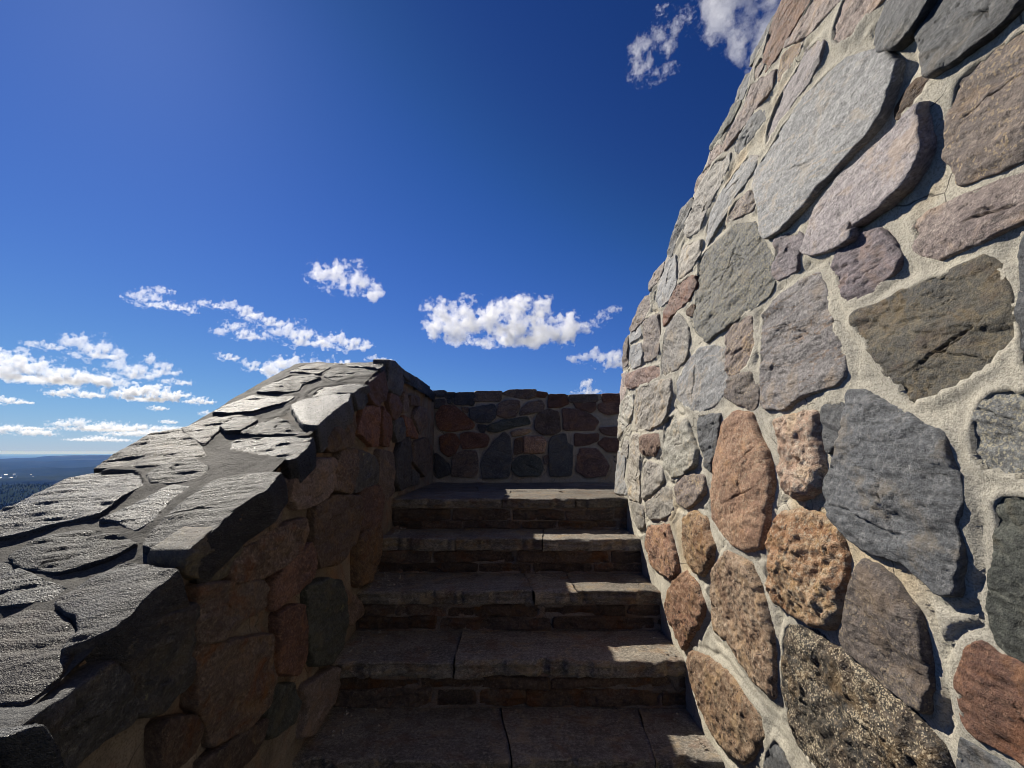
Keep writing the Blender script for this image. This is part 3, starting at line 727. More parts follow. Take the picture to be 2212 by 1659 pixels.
# ================================================================== stairs
stairs = empty('stone_staircase', 'dim flagstone steps climbing between the two stone walls to a landing', 'staircase')
RISE, RUN, ZL, YL = .18, .278, -.28, 2.737
JOINTS = [(-.06, .38), (-.30, .16), (.10, .30), (-.23, .99), (.0, .47), (-.2, .3), (.1, .4), (-.1, .5)]
def slab(name, x0, x1, yf, yb, z, seed, parent, mat, th=.062, skew=(0, 0)):
    rng = np.random.default_rng(seed); sk0, sk1 = rng.normal(0, .05, 2)
    nx = max(8, int((x1 - x0) / .010)); xs = np.linspace(x0, x1, nx)
    pr = []                                             # profile from the back of the top round the nose to the underside
    ny = max(12, int((yb - yf) / .012))
    for y in np.linspace(yb, yf + .012, ny): pr.append((y, 0.0, 0))
    for a in np.linspace(15, 75, 4): pr.append((yf + .012 - .012 * math.sin(rad(a)), -.010 + .010 * math.cos(rad(a)), 1))
    for q in np.linspace(.18, 1, 7): pr.append((yf, -th * q, 2))
    pr.append((yf + .06, -th - .001, 3)); pr.append((yb, -th - .001, 3))
    pr = np.array(pr); n = len(pr)
    X = np.repeat(xs[:, None], n, 1); Y = np.repeat(pr[None, :, 0], nx, 0); Z = np.repeat(pr[None, :, 1], nx, 0)
    q = p3(X, Y, seed)
    zn = (.0055 * fbm(q * 5, 5, seed, .6) + .0034 * np.floor(3 * fbm(q * np.array([5, 9, 1]), 3, seed + 3)) * .6).reshape(nx, n)
    Z = Z + zn * (pr[None, :, 2] < 2) * np.clip((yb - Y) * 20, 0, 1)
    fr = fbm(p3(xs * 7, xs * 0, seed), 5, seed + 5, .6) * .020 - np.clip(fbm(p3(xs * 14, xs * 0 + 4, seed), 3, seed + 6) - .25, 0, 1) * -.05
    w = np.exp(-np.abs(Y - yf) / .05)
    Y = Y + fr[:, None] * w
    side = fbm(p3(X.ravel() * 30, Z.ravel() * 80, seed), 4, seed + 8).reshape(nx, n)
    lay = np.floor(2.5 * fbm(p3(X.ravel() * 6, Z.ravel() * 70, seed + 2), 3, seed + 9)).reshape(nx, n)
    Y = Y + (pr[None, :, 2] == 2) * (side * .011 + lay * .007 + .006)
    tt = ((X - x0) / (x1 - x0)); jag = fbm(p3(Y.ravel() * 22, Z.ravel() * 0, seed), 3, seed + 12).reshape(nx, n) * .006
    X = X + (skew[0] * (1 - tt) + skew[1] * tt) * (Y - yf) + jag * ((1 - tt) * (skew[0] != 0) + tt * (skew[1] != 0))
    V = np.stack([X.ravel(), Y.ravel(), (Z + z).ravel()], 1)
    F = grid_faces(nx, n)[:, ::-1].tolist() + [list(range(n)), list(range((nx - 1) * n, nx * n))[::-1]]
    st = np.stack([X.ravel() + seed, Y.ravel() + Z.ravel() * 1.0, Z.ravel()], 1)
    return new_mesh(name, V, F, mat, parent, attr=st)
for i in range(8):
    yf = YL - RUN * i; z = ZL - RISE * i
    step = bpy.data.objects.new('landing' if i == 0 else 'step', None); COL.objects.link(step); step.parent = stairs
    if i == 0:
        cuts_y = [yf, 3.22, 3.68, 4.15]
    else:
        cuts_y = [yf, yf + RUN + .055]
    for r in range(len(cuts_y) - 1):
        jx = JOINTS[(i + 2 * r) % 8] if r == 0 else JOINTS[(i + 3 * r) % 8]
        xr = .76 if i or r == 0 else 1.6
        xe = [-.74] + [j for j in jx] + [xr]
        sks = np.random.default_rng(50 + i * 7 + r).normal(0, .22, 4)
        for k in range(len(xe) - 1):
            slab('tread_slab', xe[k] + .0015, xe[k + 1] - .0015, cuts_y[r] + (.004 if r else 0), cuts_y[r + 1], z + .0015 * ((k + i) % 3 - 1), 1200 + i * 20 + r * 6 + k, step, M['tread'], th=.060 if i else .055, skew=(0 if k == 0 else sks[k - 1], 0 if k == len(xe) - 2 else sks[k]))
    # riser: flat stones in mortar, set back under the nosing
    yr = yf + .034
    rz = lambda u, v, h, yr=yr: np.stack([u + 0 * h, yr - h, v + 0 * h], 1)
    rng = np.random.default_rng(1500 + i)
    zt, zb = z - .066, z - RISE + .004
    loops = []
    zm = zb + (zt - zb) * rng.uniform(.42, .6)
    for (za, zc) in ((zb, zm), (zm, zt)):
        x = -.72
        while x < .70:
            w_ = rng.uniform(.16, .55); x2 = min(x + w_, .74)
            if x2 - x > .06:
                g = .006
                p = np.array([(x + g, za + g), ((x + x2) / 2, za + .004), (x2 - g, za + g), (x2 - g * 1.5, zc - .004), ((x + x2) / 2, zc - .004), (x + g * 1.5, zc - g)]) + rng.normal(0, .0035, (6, 2))
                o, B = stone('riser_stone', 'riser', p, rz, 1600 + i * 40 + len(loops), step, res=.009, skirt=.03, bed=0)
                loops.append(B)
            x = x2
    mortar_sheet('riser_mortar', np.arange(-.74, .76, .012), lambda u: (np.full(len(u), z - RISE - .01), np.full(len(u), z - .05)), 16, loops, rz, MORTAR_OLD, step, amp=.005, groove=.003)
prof = [(YL + .06, ZL - .058)]
for i in range(8):
    yf = YL - RUN * i + .05; z = ZL - RISE * i - .059
    prof += [(yf, z), (yf, z - RISE)]
prof += [(yf, -3.2), (4.15, -3.2), (4.15, ZL - .058)]
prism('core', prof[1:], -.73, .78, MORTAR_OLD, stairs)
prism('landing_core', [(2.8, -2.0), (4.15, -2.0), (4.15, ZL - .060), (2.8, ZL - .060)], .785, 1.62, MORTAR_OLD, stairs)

# grit swept into the corners of the steps
rg = np.random.default_rng(9); V = []; F = []
for i in range(1, 5):
    yf = YL - RUN * i; z = ZL - RISE * i
    for _ in range(240):
        sidep = rg.random() < .72
        x = -.68 + abs(rg.normal(0, .09)) if sidep else .66 - abs(rg.normal(0, .035))
        y = yf + rg.uniform(.03, RUN + .02); s = .0012 + .0065 * rg.random() ** 5
        b = len(V)
        for dx, dy, dz in ((1, 0, 0), (-1, 0, 0), (0, 1, 0), (0, -1, 0), (0, 0, 1), (0, 0, -1)):
            j = rg.uniform(.6, 1.2)
            V.append((x + dx * s * j, y + dy * s * j, z + .002 + s * .6 + dz * s * .7 * j))
        F += [(b + a, b + c_, b + d_) for a, c_, d_ in ((0, 2, 4), (2, 1, 4), (1, 3, 4), (3, 0, 4), (2, 0, 5), (1, 2, 5), (3, 1, 5), (0, 3, 5))]
grit = new_mesh('grit', V, F, M['lightgray'], smooth=False, attr=np.array(V) * 1.0)
tag(grit, 'loose grit swept into the corners of the steps', 'grit', kind='stuff')

# ================================================================== land
def land_z(x, y):
    r = np.hypot(x, y); az = np.degrees(np.arctan2(x, y)); r0 = r
    r = r * (1 + .10 * sstep(6000, 12000, r) * fbm(p3(az / 3.0, az * 0, 5), 3, 77).reshape(np.shape(r)))
    hill = -3.4 - .42 * np.clip(r - 5, 0, 330)                                   # the steep top of the look-out hill
    z = hill - 60 * sstep(330, 900, r) - 150 * sstep(2200, 7000, r) + 125 * sstep(13000, 23500, r) - 330 * sstep(24500, 29000, r)
    k = sstep(400, 1400, r)
    q = p3(x / 1300, y / 1300, 0)
    z = z + k * (1 - sstep(5000, 9000, r)) * 120 * fbm(q, 5, 3).reshape(np.shape(x))
    z = z + sstep(5000, 9000, r) * 170 * fbm(p3(x / 3600, y / 2000, 2), 6, 8).reshape(np.shape(x)) * (1 - .65 * sstep(24500, 30000, r))
    g = lambda a0, w_, r0, wr: np.exp(-((az - a0) / w_) ** 2 - ((r - r0) / wr) ** 2)
    z = z + 62 * g(-49, 5, 1500, 420) + 55 * g(-44, 3.5, 2300, 380) + 70 * g(-39, 5.5, 3000, 600) + 70 * g(-46, 5, 4400, 700) - 40 * g(-49, 6, 9800, 1500)
    return z
rr = np.concatenate([[3.2], np.geomspace(4, 130000, 250)])
aa = np.radians(np.concatenate([np.arange(-180, -64, 4.0), np.arange(-64, -20, .22), np.arange(-20, 180.1, 4.0)]))
RR, AA = np.meshgrid(rr, aa, indexing='ij')
X = RR * np.sin(AA); Y = RR * np.cos(AA)
Z = land_z(X.ravel(), Y.ravel()).reshape(X.shape)
t = NT('wooded_land')
pos = t.add('ShaderNodeNewGeometry').outputs['Position']
n = t.noise(pos, .0016, 8, .62); n2 = t.noise(pos, .03, 5, .7); n5 = t.noise(pos, .0004, 6, .6)
col = t.mix(t.step(n, .40, .62), (.014, .022, .016), (.026, .034, .020))
col = t.mix(t.math('MULTIPLY', t.step(n5, .58, .66), .7), col, (.075, .07, .045))
col = t.mix(t.math('MULTIPLY', t.step(n2, .45, .7), .6), col, (.008, .013, .009))
def matte(t, col):
    b = t.add('ShaderNodeBsdfDiffuse'); t.put(b.inputs['Color'], col); o = t.add('ShaderNodeOutputMaterial'); t.t.links.new(b.outputs[0], o.inputs['Surface'])
    return t.m
LAND = matte(t, col)
land = new_mesh('ground', np.stack([X.ravel(), Y.ravel(), Z.ravel()], 1), grid_faces(len(rr), len(aa))[:, ::-1], LAND)
tag(land, kind='structure')
# floor under the walls so nothing is open below
# forest on the nearer ridges: one mass of conifers
rg = np.random.default_rng(21); N = 15000
az = np.radians(np.concatenate([rg.uniform(-62, -32, N), rg.uniform(-85, 75, 10000)])); r = np.exp(np.concatenate([rg.uniform(math.log(900), math.log(4600), N), rg.uniform(math.log(140), math.log(3600), 10000)]))
tx, ty = r * np.sin(az), r * np.cos(az); dens = fbm(p3(tx / 260, ty / 260, 4), 3, 31)
keep = dens > -.42; tx, ty, r = tx[keep], ty[keep], r[keep]
tz = land_z(tx, ty); n_ = len(tx)
hh = rg.uniform(9, 19, n_); ww = hh * rg.uniform(.17, .27, n_)
base = []
for (fr, zz) in ((1.0, .08), (.62, .42), (.78, .36), (.4, .7), (.5, .64), (.03, 1.0)):
    base.append([(fr * math.cos(a), fr * math.sin(a), zz) for a in np.linspace(0, 2 * math.pi, 6, endpoint=False)])
base = np.array(base).reshape(-1, 3)
jit = rg.uniform(.7, 1.25, (n_, len(base)))
V = np.stack([tx[:, None] + base[None, :, 0] * ww[:, None] * jit, ty[:, None] + base[None, :, 1] * ww[:, None] * jit, tz[:, None] - 1 + base[None, :, 2] * hh[:, None]], -1).reshape(-1, 3)
fb = []
for k in range(5):
    for j in range(6): fb.append((k * 6 + j, k * 6 + (j + 1) % 6, (k + 1) * 6 + (j + 1) % 6, (k + 1) * 6 + j))
fb = np.array(fb); Fs = (fb[None] + (np.arange(n_) * len(base))[:, None, None]).reshape(-1, 4)
t = NT('pine_needles'); pos = t.add('ShaderNodeNewGeometry').outputs['Position']
PINE = matte(t, t.mix(t.noise(pos, .05, 3), (.010, .019, .011), (.026, .040, .020)))
forest = new_mesh('forest', V, Fs, PINE, smooth=False)
tag(forest, 'dark pine forest covering the nearer ridges below the parapet', 'forest', kind='stuff')
# the town in the valley
t = NT('house_paint'); rnd = t.add('ShaderNodeObjectInfo').outputs['Random']
HOUSE = t.out(t.ramp(rnd, [(0, (.42, .40, .36)), (.6, (.40, .34, .27)), (1, (.7, .7, .68))]), .7)
t = NT('house_roof'); rnd = t.add('ShaderNodeObjectInfo').outputs['Random']
ROOF = t.out(t.ramp(rnd, [(0, (.22, .19, .17)), (.5, (.34, .31, .28)), (1, (.6, .56, .5))]), .45)
me_w = None
rg = np.random.default_rng(5)
for i in range(28):
    a = rad(-48.6 + rg.normal(0, 1.1)); R_ = 9700 + rg.normal(0, 330)
    x, y = R_ * math.sin(a), R_ * math.cos(a)
    z = float(land_z(np.array([x]), np.array([y]))[0])
    b = bpy.data.objects.new('town_building', None); COL.objects.link(b); b.location = (x, y, z); b.rotation_euler.z = rg.uniform(0, 3.1)
    L_ = rg.uniform(14, 34); W_ = rg.uniform(10, 18); Hh = rg.uniform(6, 14)
    tag(b, 'tiny pale building of the far town in the blue valley', 'building', 'buildings of the far valley town')
    wv = [(sx * L_ / 2, sy * W_ / 2, zz) for zz in (-6, Hh) for sx, sy in ((-1, -1), (1, -1), (1, 1), (-1, 1))]
    w_ = new_mesh('wall', wv, [(0, 1, 5, 4), (1, 2, 6, 5), (2, 3, 7, 6), (3, 0, 4, 7), (4, 5, 6, 7)], HOUSE, b, smooth=False)
    o_ = 1.0
    rv = [(-L_ / 2 - o_, -W_ / 2 - o_, Hh + .1), (L_ / 2 + o_, -W_ / 2 - o_, Hh + .1), (L_ / 2 + o_, W_ / 2 + o_, Hh + .1), (-L_ / 2 - o_, W_ / 2 + o_, Hh + .1), (-L_ / 2 - o_, 0, Hh + W_ * .22), (L_ / 2 + o_, 0, Hh + W_ * .22)]
    new_mesh('roof', rv, [(0, 1, 5, 4), (2, 3, 4, 5), (0, 4, 3), (1, 2, 5), (3, 2, 1, 0)], ROOF, b, smooth=False)

# ================================================================== air
HZ = 131000.0
zt = 2.6; zb = -1100
hv = [(sx * HZ, sy * HZ, z) for z in (zb, zt) for sx, sy in ((-1, -1), (1, -1), (1, 1), (-1, 1))]
hf = [(3, 2, 1, 0), (4, 5, 6, 7), (0, 1, 5, 4), (1, 2, 6, 5), (2, 3, 7, 6), (3, 0, 4, 7)]
hm = bpy.data.materials.new('air'); hm.use_nodes = True; nt = hm.node_tree; nt.nodes.clear()
pv = nt.nodes.new('ShaderNodeVolumePrincipled'); om = nt.nodes.new('ShaderNodeOutputMaterial')
pv.inputs['Color'].default_value = (.17, .37, 1.0, 1); pv.inputs['Absorption Color'].default_value = (1, 1, 1, 1); pv.inputs['Density'].default_value = 3.0e-5; pv.inputs['Anisotropy'].default_value = 0.0
nt.links.new(pv.outputs[0], om.inputs['Volume'])
haze = new_mesh('haze', hv, hf, hm, smooth=False); tag(haze, 'thin blue air over the far land', 'haze', kind='stuff')

# ================================================================== clouds
# every cloud: label, raggedness, optical depth, lumps in metres
CLOUDS = [('large broad white cloud with a grey middle above the far wall',0.3,12,[-624.1,3842.5,1155.9,173.6,140.5,161.6,-472.3,3845.0,1199.5,157.4,124.3,142.9,-726.2,3840.8,1121.3,99.0,74.3,85.4,-388.1,3846.4,1097.3,247.7,115.6,132.9,-190.5,3849.6,1158.1,215.3,149.1,171.4,8.3,3852.9,1202.0,215.9,157.7,181.4,190.9,3855.9,1177.1,215.8,157.7,181.4,-24.8,3852.3,1073.5,371.8,107.4,204.5,314.3,3857.9,1066.5,231.6,124.1,142.7,497.3,3860.9,1101.5,174.0,107.7,123.9,613.0,3862.8,1076.4,99.4,49.7,57.2,-496.9,3844.6,969.8,98.6,41.1,54.2,-189.1,3849.6,971.0,230.3,49.3,126.6,181.2,3855.7,972.6,271.8,57.7,149.5,369.4,3858.8,1160.8,141.1,91.3,105.0]),
('small frayed cloud at the upper end of the big cloud',0.75,4,[693.8,3566.8,1049.2,61.3,34.5,39.7,761.6,3552.2,1108.2,68.9,42.1,48.4,839.4,3535.4,1142.4,53.4,38.2,43.9]),
('lone ragged white cloud highest over the stone parapet',0.45,8,[-1224.7,2759.1,1141.8,84.5,72.4,83.3,-1132.8,2794.6,1143.7,109.9,85.5,98.3,-1038.3,2831.1,1139.2,105.1,86.5,99.5,-962.7,2860.3,1108.4,74.8,68.5,78.8,-937.7,2869.9,1043.7,49.8,43.6,50.2,-1189.3,2772.7,1065.0,78.5,42.3,48.6,-1109.8,2803.4,1057.7,67.1,24.4,36.9]),
('flat bottomed cloud touching the edge of the sunlit wall',0.32,9,[750.3,5274.2,1112.0,78.4,33.6,43.1,912.3,5239.5,1104.6,144.6,66.8,76.8,1072.4,5205.1,1108.7,188.0,99.5,114.4,1282.4,5160.1,1099.1,241.1,120.6,138.6,1539.3,5105.0,1076.3,216.8,108.4,124.7]),
('small puff resting on the top line of the far wall',0.5,7,[1358.1,7969.1,1184.0,109.0,109.0,125.3,1387.7,7964.1,1065.0,183.9,66.9,101.2,1248.9,7987.3,1051.1,134.1,41.9,73.8]),
('bright cloud that begins the diagonal chain, farthest up',0.4,6,[-2667.5,3053.4,1079.3,66.2,46.3,53.3,-2615.2,3097.8,1119.5,80.7,47.1,54.1,-2569.1,3136.9,1155.0,57.9,34.1,39.2,-2645.6,3071.9,1047.8,66.5,19.9,36.6]),
('thin flat scrap second in the diagonal chain',0.5,5,[-2666.2,3240.3,1090.7,56.1,21.0,30.8,-2608.2,3286.4,1106.2,78.2,28.4,43.0,-2563.2,3322.3,1103.3,50.3,17.9,27.6]),
('tiny frayed puff third in the diagonal chain',0.6,5,[-2490.7,3304.4,1082.6,50.0,32.1,36.9,-2469.8,3320.1,1117.5,32.3,25.1,28.9]),
('narrow wisp in the middle of the diagonal chain',0.6,4,[-2318.4,3231.4,1105.8,55.9,24.5,30.8,-2265.2,3268.3,1100.1,49.5,21.2,27.2,-2228.2,3294.1,1094.0,42.7,14.2,23.5]),
('wide low cloud in the middle of the diagonal chain',0.4,6,[-2175.7,3321.6,1110.6,71.8,43.1,49.5,-2110.0,3363.0,1101.8,79.9,50.8,58.5,-2069.2,3388.8,1087.5,51.2,43.9,50.5]),
('leaf shaped cloud after the middle of the diagonal chain',0.45,6,[-2160.8,3623.6,1106.2,62.4,39.0,44.9,-2083.2,3667.8,1103.4,102.6,47.3,54.4,-2015.4,3706.4,1090.3,63.7,31.9,36.6]),
('ragged spread out cloud below the diagonal chain',0.55,5,[-2654.5,3957.2,1085.2,76.3,33.9,42.0,-2572.9,4008.8,1143.7,103.3,43.0,56.8,-2501.4,4053.9,1102.8,112.9,60.8,69.9,-2441.8,4091.6,1068.0,78.8,35.0,43.3]),
('oval cotton like cloud near the lower end of the diagonal chain',0.3,8,[-2179.8,4105.2,1098.6,123.1,61.5,70.8,-2074.6,4157.4,1121.8,160.3,97.9,112.6,-1973.0,4207.8,1126.1,108.1,81.1,93.2,-2034.6,4177.2,1053.7,124.9,53.5,68.7]),
('oval flat cloud at the lower end of the diagonal chain',0.3,8,[-1831.4,4355.9,1070.1,93.0,55.8,64.1,-1718.9,4398.2,1099.8,159.7,79.8,91.8,-1594.3,4445.2,1101.8,132.9,66.4,76.4,-1511.0,4476.6,1129.2,57.4,28.7,33.0]),
('cloud with a dark centre half hidden by the top of the slope',0.28,10,[-3041.2,5574.2,1018.9,129.7,82.5,94.9,-2926.1,5629.2,1077.4,178.8,119.2,137.1,-2758.0,5709.5,1117.3,205.6,108.9,125.2,-2558.8,5804.6,1148.5,209.1,98.4,113.2,-2350.8,5903.9,1142.6,187.6,87.5,100.7]),
('small round puff left of the half hidden cloud',0.35,6,[-3423.1,5639.4,1103.6,83.6,59.7,68.7,-3348.8,5683.8,1124.6,96.4,66.3,76.2,-3381.1,5664.5,1071.9,107.9,42.0,59.3]),
('small flat puff below the ragged cloud',0.35,6,[-3396.7,5091.2,1095.5,64.9,37.9,43.5,-3332.3,5133.6,1104.6,87.3,43.6,50.2]),
('tiny white cap peeping over the crest of the parapet',0.3,6,[-1668.5,5311.1,1108.2,90.2,45.1,51.9,-1564.1,5342.8,1091.7,113.3,45.3,62.3]),
('faint frayed puff beside the tall heaped cloud',0.7,4,[-4942.2,4515.4,1099.4,96.3,33.7,53.0,-4885.2,4576.3,1104.2,97.6,43.9,53.7,-4837.7,4627.2,1096.3,69.0,29.6,38.0]),
('tall heaped cloud over the long grey based bank',0.42,7,[-4684.7,4637.7,1159.7,108.9,89.1,102.5,-4603.7,4715.8,1117.3,150.8,110.6,127.2,-4511.4,4804.8,1138.4,133.1,102.4,117.8,-4454.0,4860.1,1109.1,93.1,72.4,83.3,-4649.7,4671.5,1035.6,119.2,39.7,65.6,-4531.3,4785.6,1040.1,183.1,30.5,100.7]),
('long cloud bank with grey base above the far hills',0.28,10,[-6909.1,5726.7,1219.8,304.1,121.6,167.3,-6768.7,5874.3,1213.0,311.6,124.7,171.4,-6616.4,6034.5,1141.9,281.0,115.0,154.6,-6491.3,6166.0,1113.8,312.8,143.4,164.9,-6362.9,6300.9,1111.1,306.2,119.8,168.4,-6226.1,6444.8,1067.5,299.1,95.2,164.5,-6065.6,6613.5,1024.8,306.4,69.6,168.5,-5955.5,6729.3,1014.1,141.6,42.5,77.9,-6544.7,6109.8,998.9,579.8,64.4,318.9,-6786.1,5856.0,1070.4,309.6,74.3,170.3]),
('two humped white cloud right of the heaped cloud',0.42,7,[-5324.3,5944.7,1137.7,151.0,100.7,115.8,-5213.7,6041.0,1117.2,178.9,127.8,147.0,-5138.1,6106.9,1103.1,154.9,90.4,103.9,-5281.2,5982.3,1042.1,214.8,63.2,118.1]),
('frayed upright cloud right of the two humped cloud',0.5,6,[-4660.5,5622.5,1173.2,71.6,71.6,82.4,-4583.0,5685.0,1112.5,108.4,84.3,97.0,-4517.8,5737.6,1085.8,97.2,85.0,97.8,-4576.8,5690.0,1027.8,156.4,48.1,86.0]),
('tiny cloud scraps right of the frayed upright cloud',0.6,5,[-5401.5,6920.4,1087.2,102.1,36.4,56.1,-5261.5,7027.6,1089.0,118.4,44.4,65.1,-5343.9,6964.5,1123.8,73.4,29.4,40.4]),
('flat low cloud left of the lens shaped cloud',0.35,8,[-8575.4,8375.6,1084.5,210.9,61.5,116.0,-8444.3,8503.8,1137.1,214.2,89.3,117.8,-8302.3,8642.7,1100.8,235.7,63.4,129.6,-8195.7,8747.1,1077.2,146.7,27.5,80.7]),
('lens shaped cloud with a grey underside over the hills',0.22,12,[-7447.0,8341.8,1080.2,192.5,70.0,105.9,-7268.4,8488.4,1117.1,302.9,115.8,166.6,-7083.4,8640.3,1155.4,344.6,127.0,189.6,-6886.2,8802.1,1121.1,313.8,92.3,172.6,-6713.6,8943.8,1120.3,150.0,37.5,82.5,-7099.8,8626.8,1007.8,415.5,45.2,228.5]),
('small flat cloud left of the top of the sloping slates',0.3,8,[-7089.8,9808.2,1083.8,164.2,41.0,90.3,-6975.5,9888.8,1124.0,186.3,72.4,102.5,-6847.0,9979.3,1092.3,146.1,41.8,80.4]),
('small flat cloud cut by the frame edge above the hills',0.3,8,[-11190.0,9579.2,1098.9,240.6,80.2,132.4,-11081.9,9702.6,1123.2,243.8,71.1,134.1,-10956.6,9845.6,1077.6,206.0,30.9,113.3]),
('tiny lens cloud below the lens shaped cloud',0.25,8,[-9174.9,11503.4,1114.2,168.1,60.0,92.5,-9231.5,11458.0,1085.8,119.6,35.9,65.8]),
('tiny lens cloud just over the upper slates',0.25,8,[-13001.1,16862.5,1106.0,227.8,70.1,125.3,-12889.1,16948.3,1094.0,140.9,52.8,77.5]),
('tiny puff behind the edge of the sloping slates',0.3,8,[-9087.0,13253.3,1117.5,165.7,82.9,95.3,-8970.4,13332.5,1082.4,138.9,55.5,76.4]),
('long broken low bank of cloud over the blue hills',0.35,6,[-19210.1,19153.0,1156.9,517.0,119.3,284.4,-18947.6,19387.1,1211.2,483.3,181.2,265.8,-18551.8,19740.0,1069.8,614.3,122.9,337.9,-18241.7,20016.6,1167.6,415.5,166.2,228.5,-17980.4,20249.5,1097.4,672.2,189.0,369.7,-17375.6,20788.8,1083.6,733.0,150.9,403.1,-16932.1,21184.3,1060.5,658.8,131.8,362.4,-16474.6,21592.2,1080.9,582.0,111.9,320.1,-18203.1,20050.9,962.3,1454.6,83.1,800.0]),
('second thin low bank just beneath the broken one',0.35,5,[-23228.6,26534.9,1000.1,713.9,109.8,392.6,-22578.9,27064.4,1075.7,952.5,168.1,523.9,-21902.3,27615.8,1154.5,972.2,143.0,534.7,-21283.3,28120.2,1175.6,873.5,116.5,480.4]),
('low pale bank at the frame edge nearest the horizon',0.25,6,[-27652.6,23909.2,1147.5,743.4,198.2,408.8,-27210.2,24393.7,1221.1,859.8,202.3,472.9,-26732.1,24917.4,1067.4,877.3,180.6,482.5,-26299.6,25391.0,957.0,578.0,105.1,317.9]),
('thin pale streak above the low pale bank',0.3,6,[-23595.0,21881.6,1118.0,453.8,68.1,249.6,-23421.7,22067.0,1081.9,274.5,45.7,151.0]),
('faint flat streak lowest over the hazy horizon',0.5,4,[-39380.1,41624.8,1055.8,1289.7,129.0,709.4,-38806.9,42150.4,1198.8,1045.3,217.8,574.9,-37952.2,42934.1,1045.0,1152.8,133.0,634.0]),
('curled wispy ring of cloud beside the sunlit wall',1.5,2.6,[363.1,1104.4,1061.4,28.6,28.6,32.9,359.0,1105.9,1107.4,23.6,31.4,36.2,381.3,1097.5,1136.1,26.1,23.5,27.0,413.6,1085.2,1157.5,31.1,23.3,26.8,444.7,1073.4,1162.6,30.8,25.7,29.6,428.8,1079.4,1113.0,20.5,23.1,26.6,396.8,1091.6,1034.6,23.1,20.5,23.6,425.4,1080.7,1038.7,22.9,17.8,20.5,450.2,1071.3,1043.9,12.6,10.1,11.6,381.5,1097.4,1084.1,13.0,20.8,23.9,471.5,1063.2,1181.0,33.2,23.0,26.4,427.3,1080.0,1081.4,15.4,15.4,17.7]),
('small torn wisp above the curled ring of cloud',1.5,2.2,[370.0,965.0,1096.1,10.5,10.5,12.0,382.6,960.0,1103.9,16.2,8.1,9.3]),
('great white cloud running up behind the top of the sunlit wall',0.5,5,[525.0,1037.9,1189.1,37.6,50.1,57.6,557.4,1018.0,1159.2,54.0,68.8,79.1,590.3,997.9,1080.8,55.0,71.7,82.4,570.3,1010.1,1052.6,31.3,48.1,55.3,619.4,980.0,1115.9,59.1,70.9,81.6,581.0,1003.6,984.6,16.6,30.8,35.5,648.7,962.1,1163.3,82.0,70.3,80.8,562.0,1015.2,1242.1,74.3,61.9,71.2,711.3,923.6,1103.6,89.8,89.8,103.2,665.5,951.7,1030.8,68.4,68.4,78.6,620.6,979.3,993.8,46.5,58.1,66.8])]
def vapour(hgt, od, erosion, lumps, width):
    """fog that thins out to nothing past the lumps, torn by a fractal"""
    m = bpy.data.materials.new('cloud_vapour'); m.use_nodes = True; nt = m.node_tree; nt.nodes.clear()
    L = nt.links; m.cycles.volume_step_rate = min(1.0, max(.12, 2.2 * hgt / width))
    def node(t_, **kw):
        nd = nt.nodes.new(t_)
        for k_, v_ in kw.items(): setattr(nd, k_, v_)
        return nd
    pos = node('ShaderNodeTexCoord').outputs['Object']
    acc = None
    for (c_, r_) in lumps:
        ma = node('ShaderNodeVectorMath', operation='MULTIPLY_ADD'); L.new(pos, ma.inputs[0])
        ma.inputs[1].default_value = [1 / q for q in r_]; ma.inputs[2].default_value = [-x / q for x, q in zip(c_, r_)]
        ln = node('ShaderNodeVectorMath', operation='LENGTH'); L.new(ma.outputs[0], ln.inputs[0])
        if acc is None: acc = ln.outputs['Value']
        else:
            sm = node('ShaderNodeMath', operation='SMOOTH_MIN'); L.new(acc, sm.inputs[0]); L.new(ln.outputs['Value'], sm.inputs[1]); sm.inputs[2].default_value = .12
            acc = sm.outputs[0]
    a = node('ShaderNodeTexNoise'); a.inputs['Scale'].default_value = 1.5 / hgt; a.inputs['Detail'].default_value = 9; a.inputs['Roughness'].default_value = .66 + .04 * erosion
    a.inputs['Lacunarity'].default_value = 2.15
    L.new(pos, a.inputs['Vector'])
    g = node('ShaderNodeTexNoise'); g.inputs['Scale'].default_value = .62 / hgt; g.inputs['Detail'].default_value = 2; L.new(pos, g.inputs['Vector'])
    K = 3.6 + 2.0 * erosion
    s0 = node('ShaderNodeMath', operation='MULTIPLY_ADD'); L.new(g.outputs[0], s0.inputs[0]); s0.inputs[1].default_value = 3.4; s0.inputs[2].default_value = .80 - .5 * K - 1.7 - .12 * erosion
    s1 = node('ShaderNodeMath', operation='MULTIPLY_ADD'); L.new(a.outputs[0], s1.inputs[0]); s1.inputs[1].default_value = K; L.new(s0.outputs[0], s1.inputs[2])
    s2 = node('ShaderNodeMath', operation='SUBTRACT'); L.new(s1.outputs[0], s2.inputs[0]); L.new(acc, s2.inputs[1])
    mr = node('ShaderNodeMapRange', interpolation_type='SMOOTHSTEP'); L.new(s2.outputs[0], mr.inputs[0])
    mr.inputs[1].default_value = 0; mr.inputs[2].default_value = .22; mr.inputs[3].default_value = 0; mr.inputs[4].default_value = od / (2 * hgt)
    pv = node('ShaderNodeVolumePrincipled'); pv.inputs['Anisotropy'].default_value = .3; pv.inputs['Color'].default_value = (1, 1, 1, 1)
    L.new(mr.outputs[0], pv.inputs['Density'])
    o = node('ShaderNodeOutputMaterial'); L.new(pv.outputs[0], o.inputs['Volume'])
    return m
def ico(n=2):
    import bmesh
    bm = bmesh.new(); bmesh.ops.create_icosphere(bm, subdivisions=n, radius=1)
    v = np.array([q.co[:] for q in bm.verts]); f = np.array([[q.index for q in p.verts] for p in bm.faces]); bm.free()
    return v, f
IV, IF = ico(2)
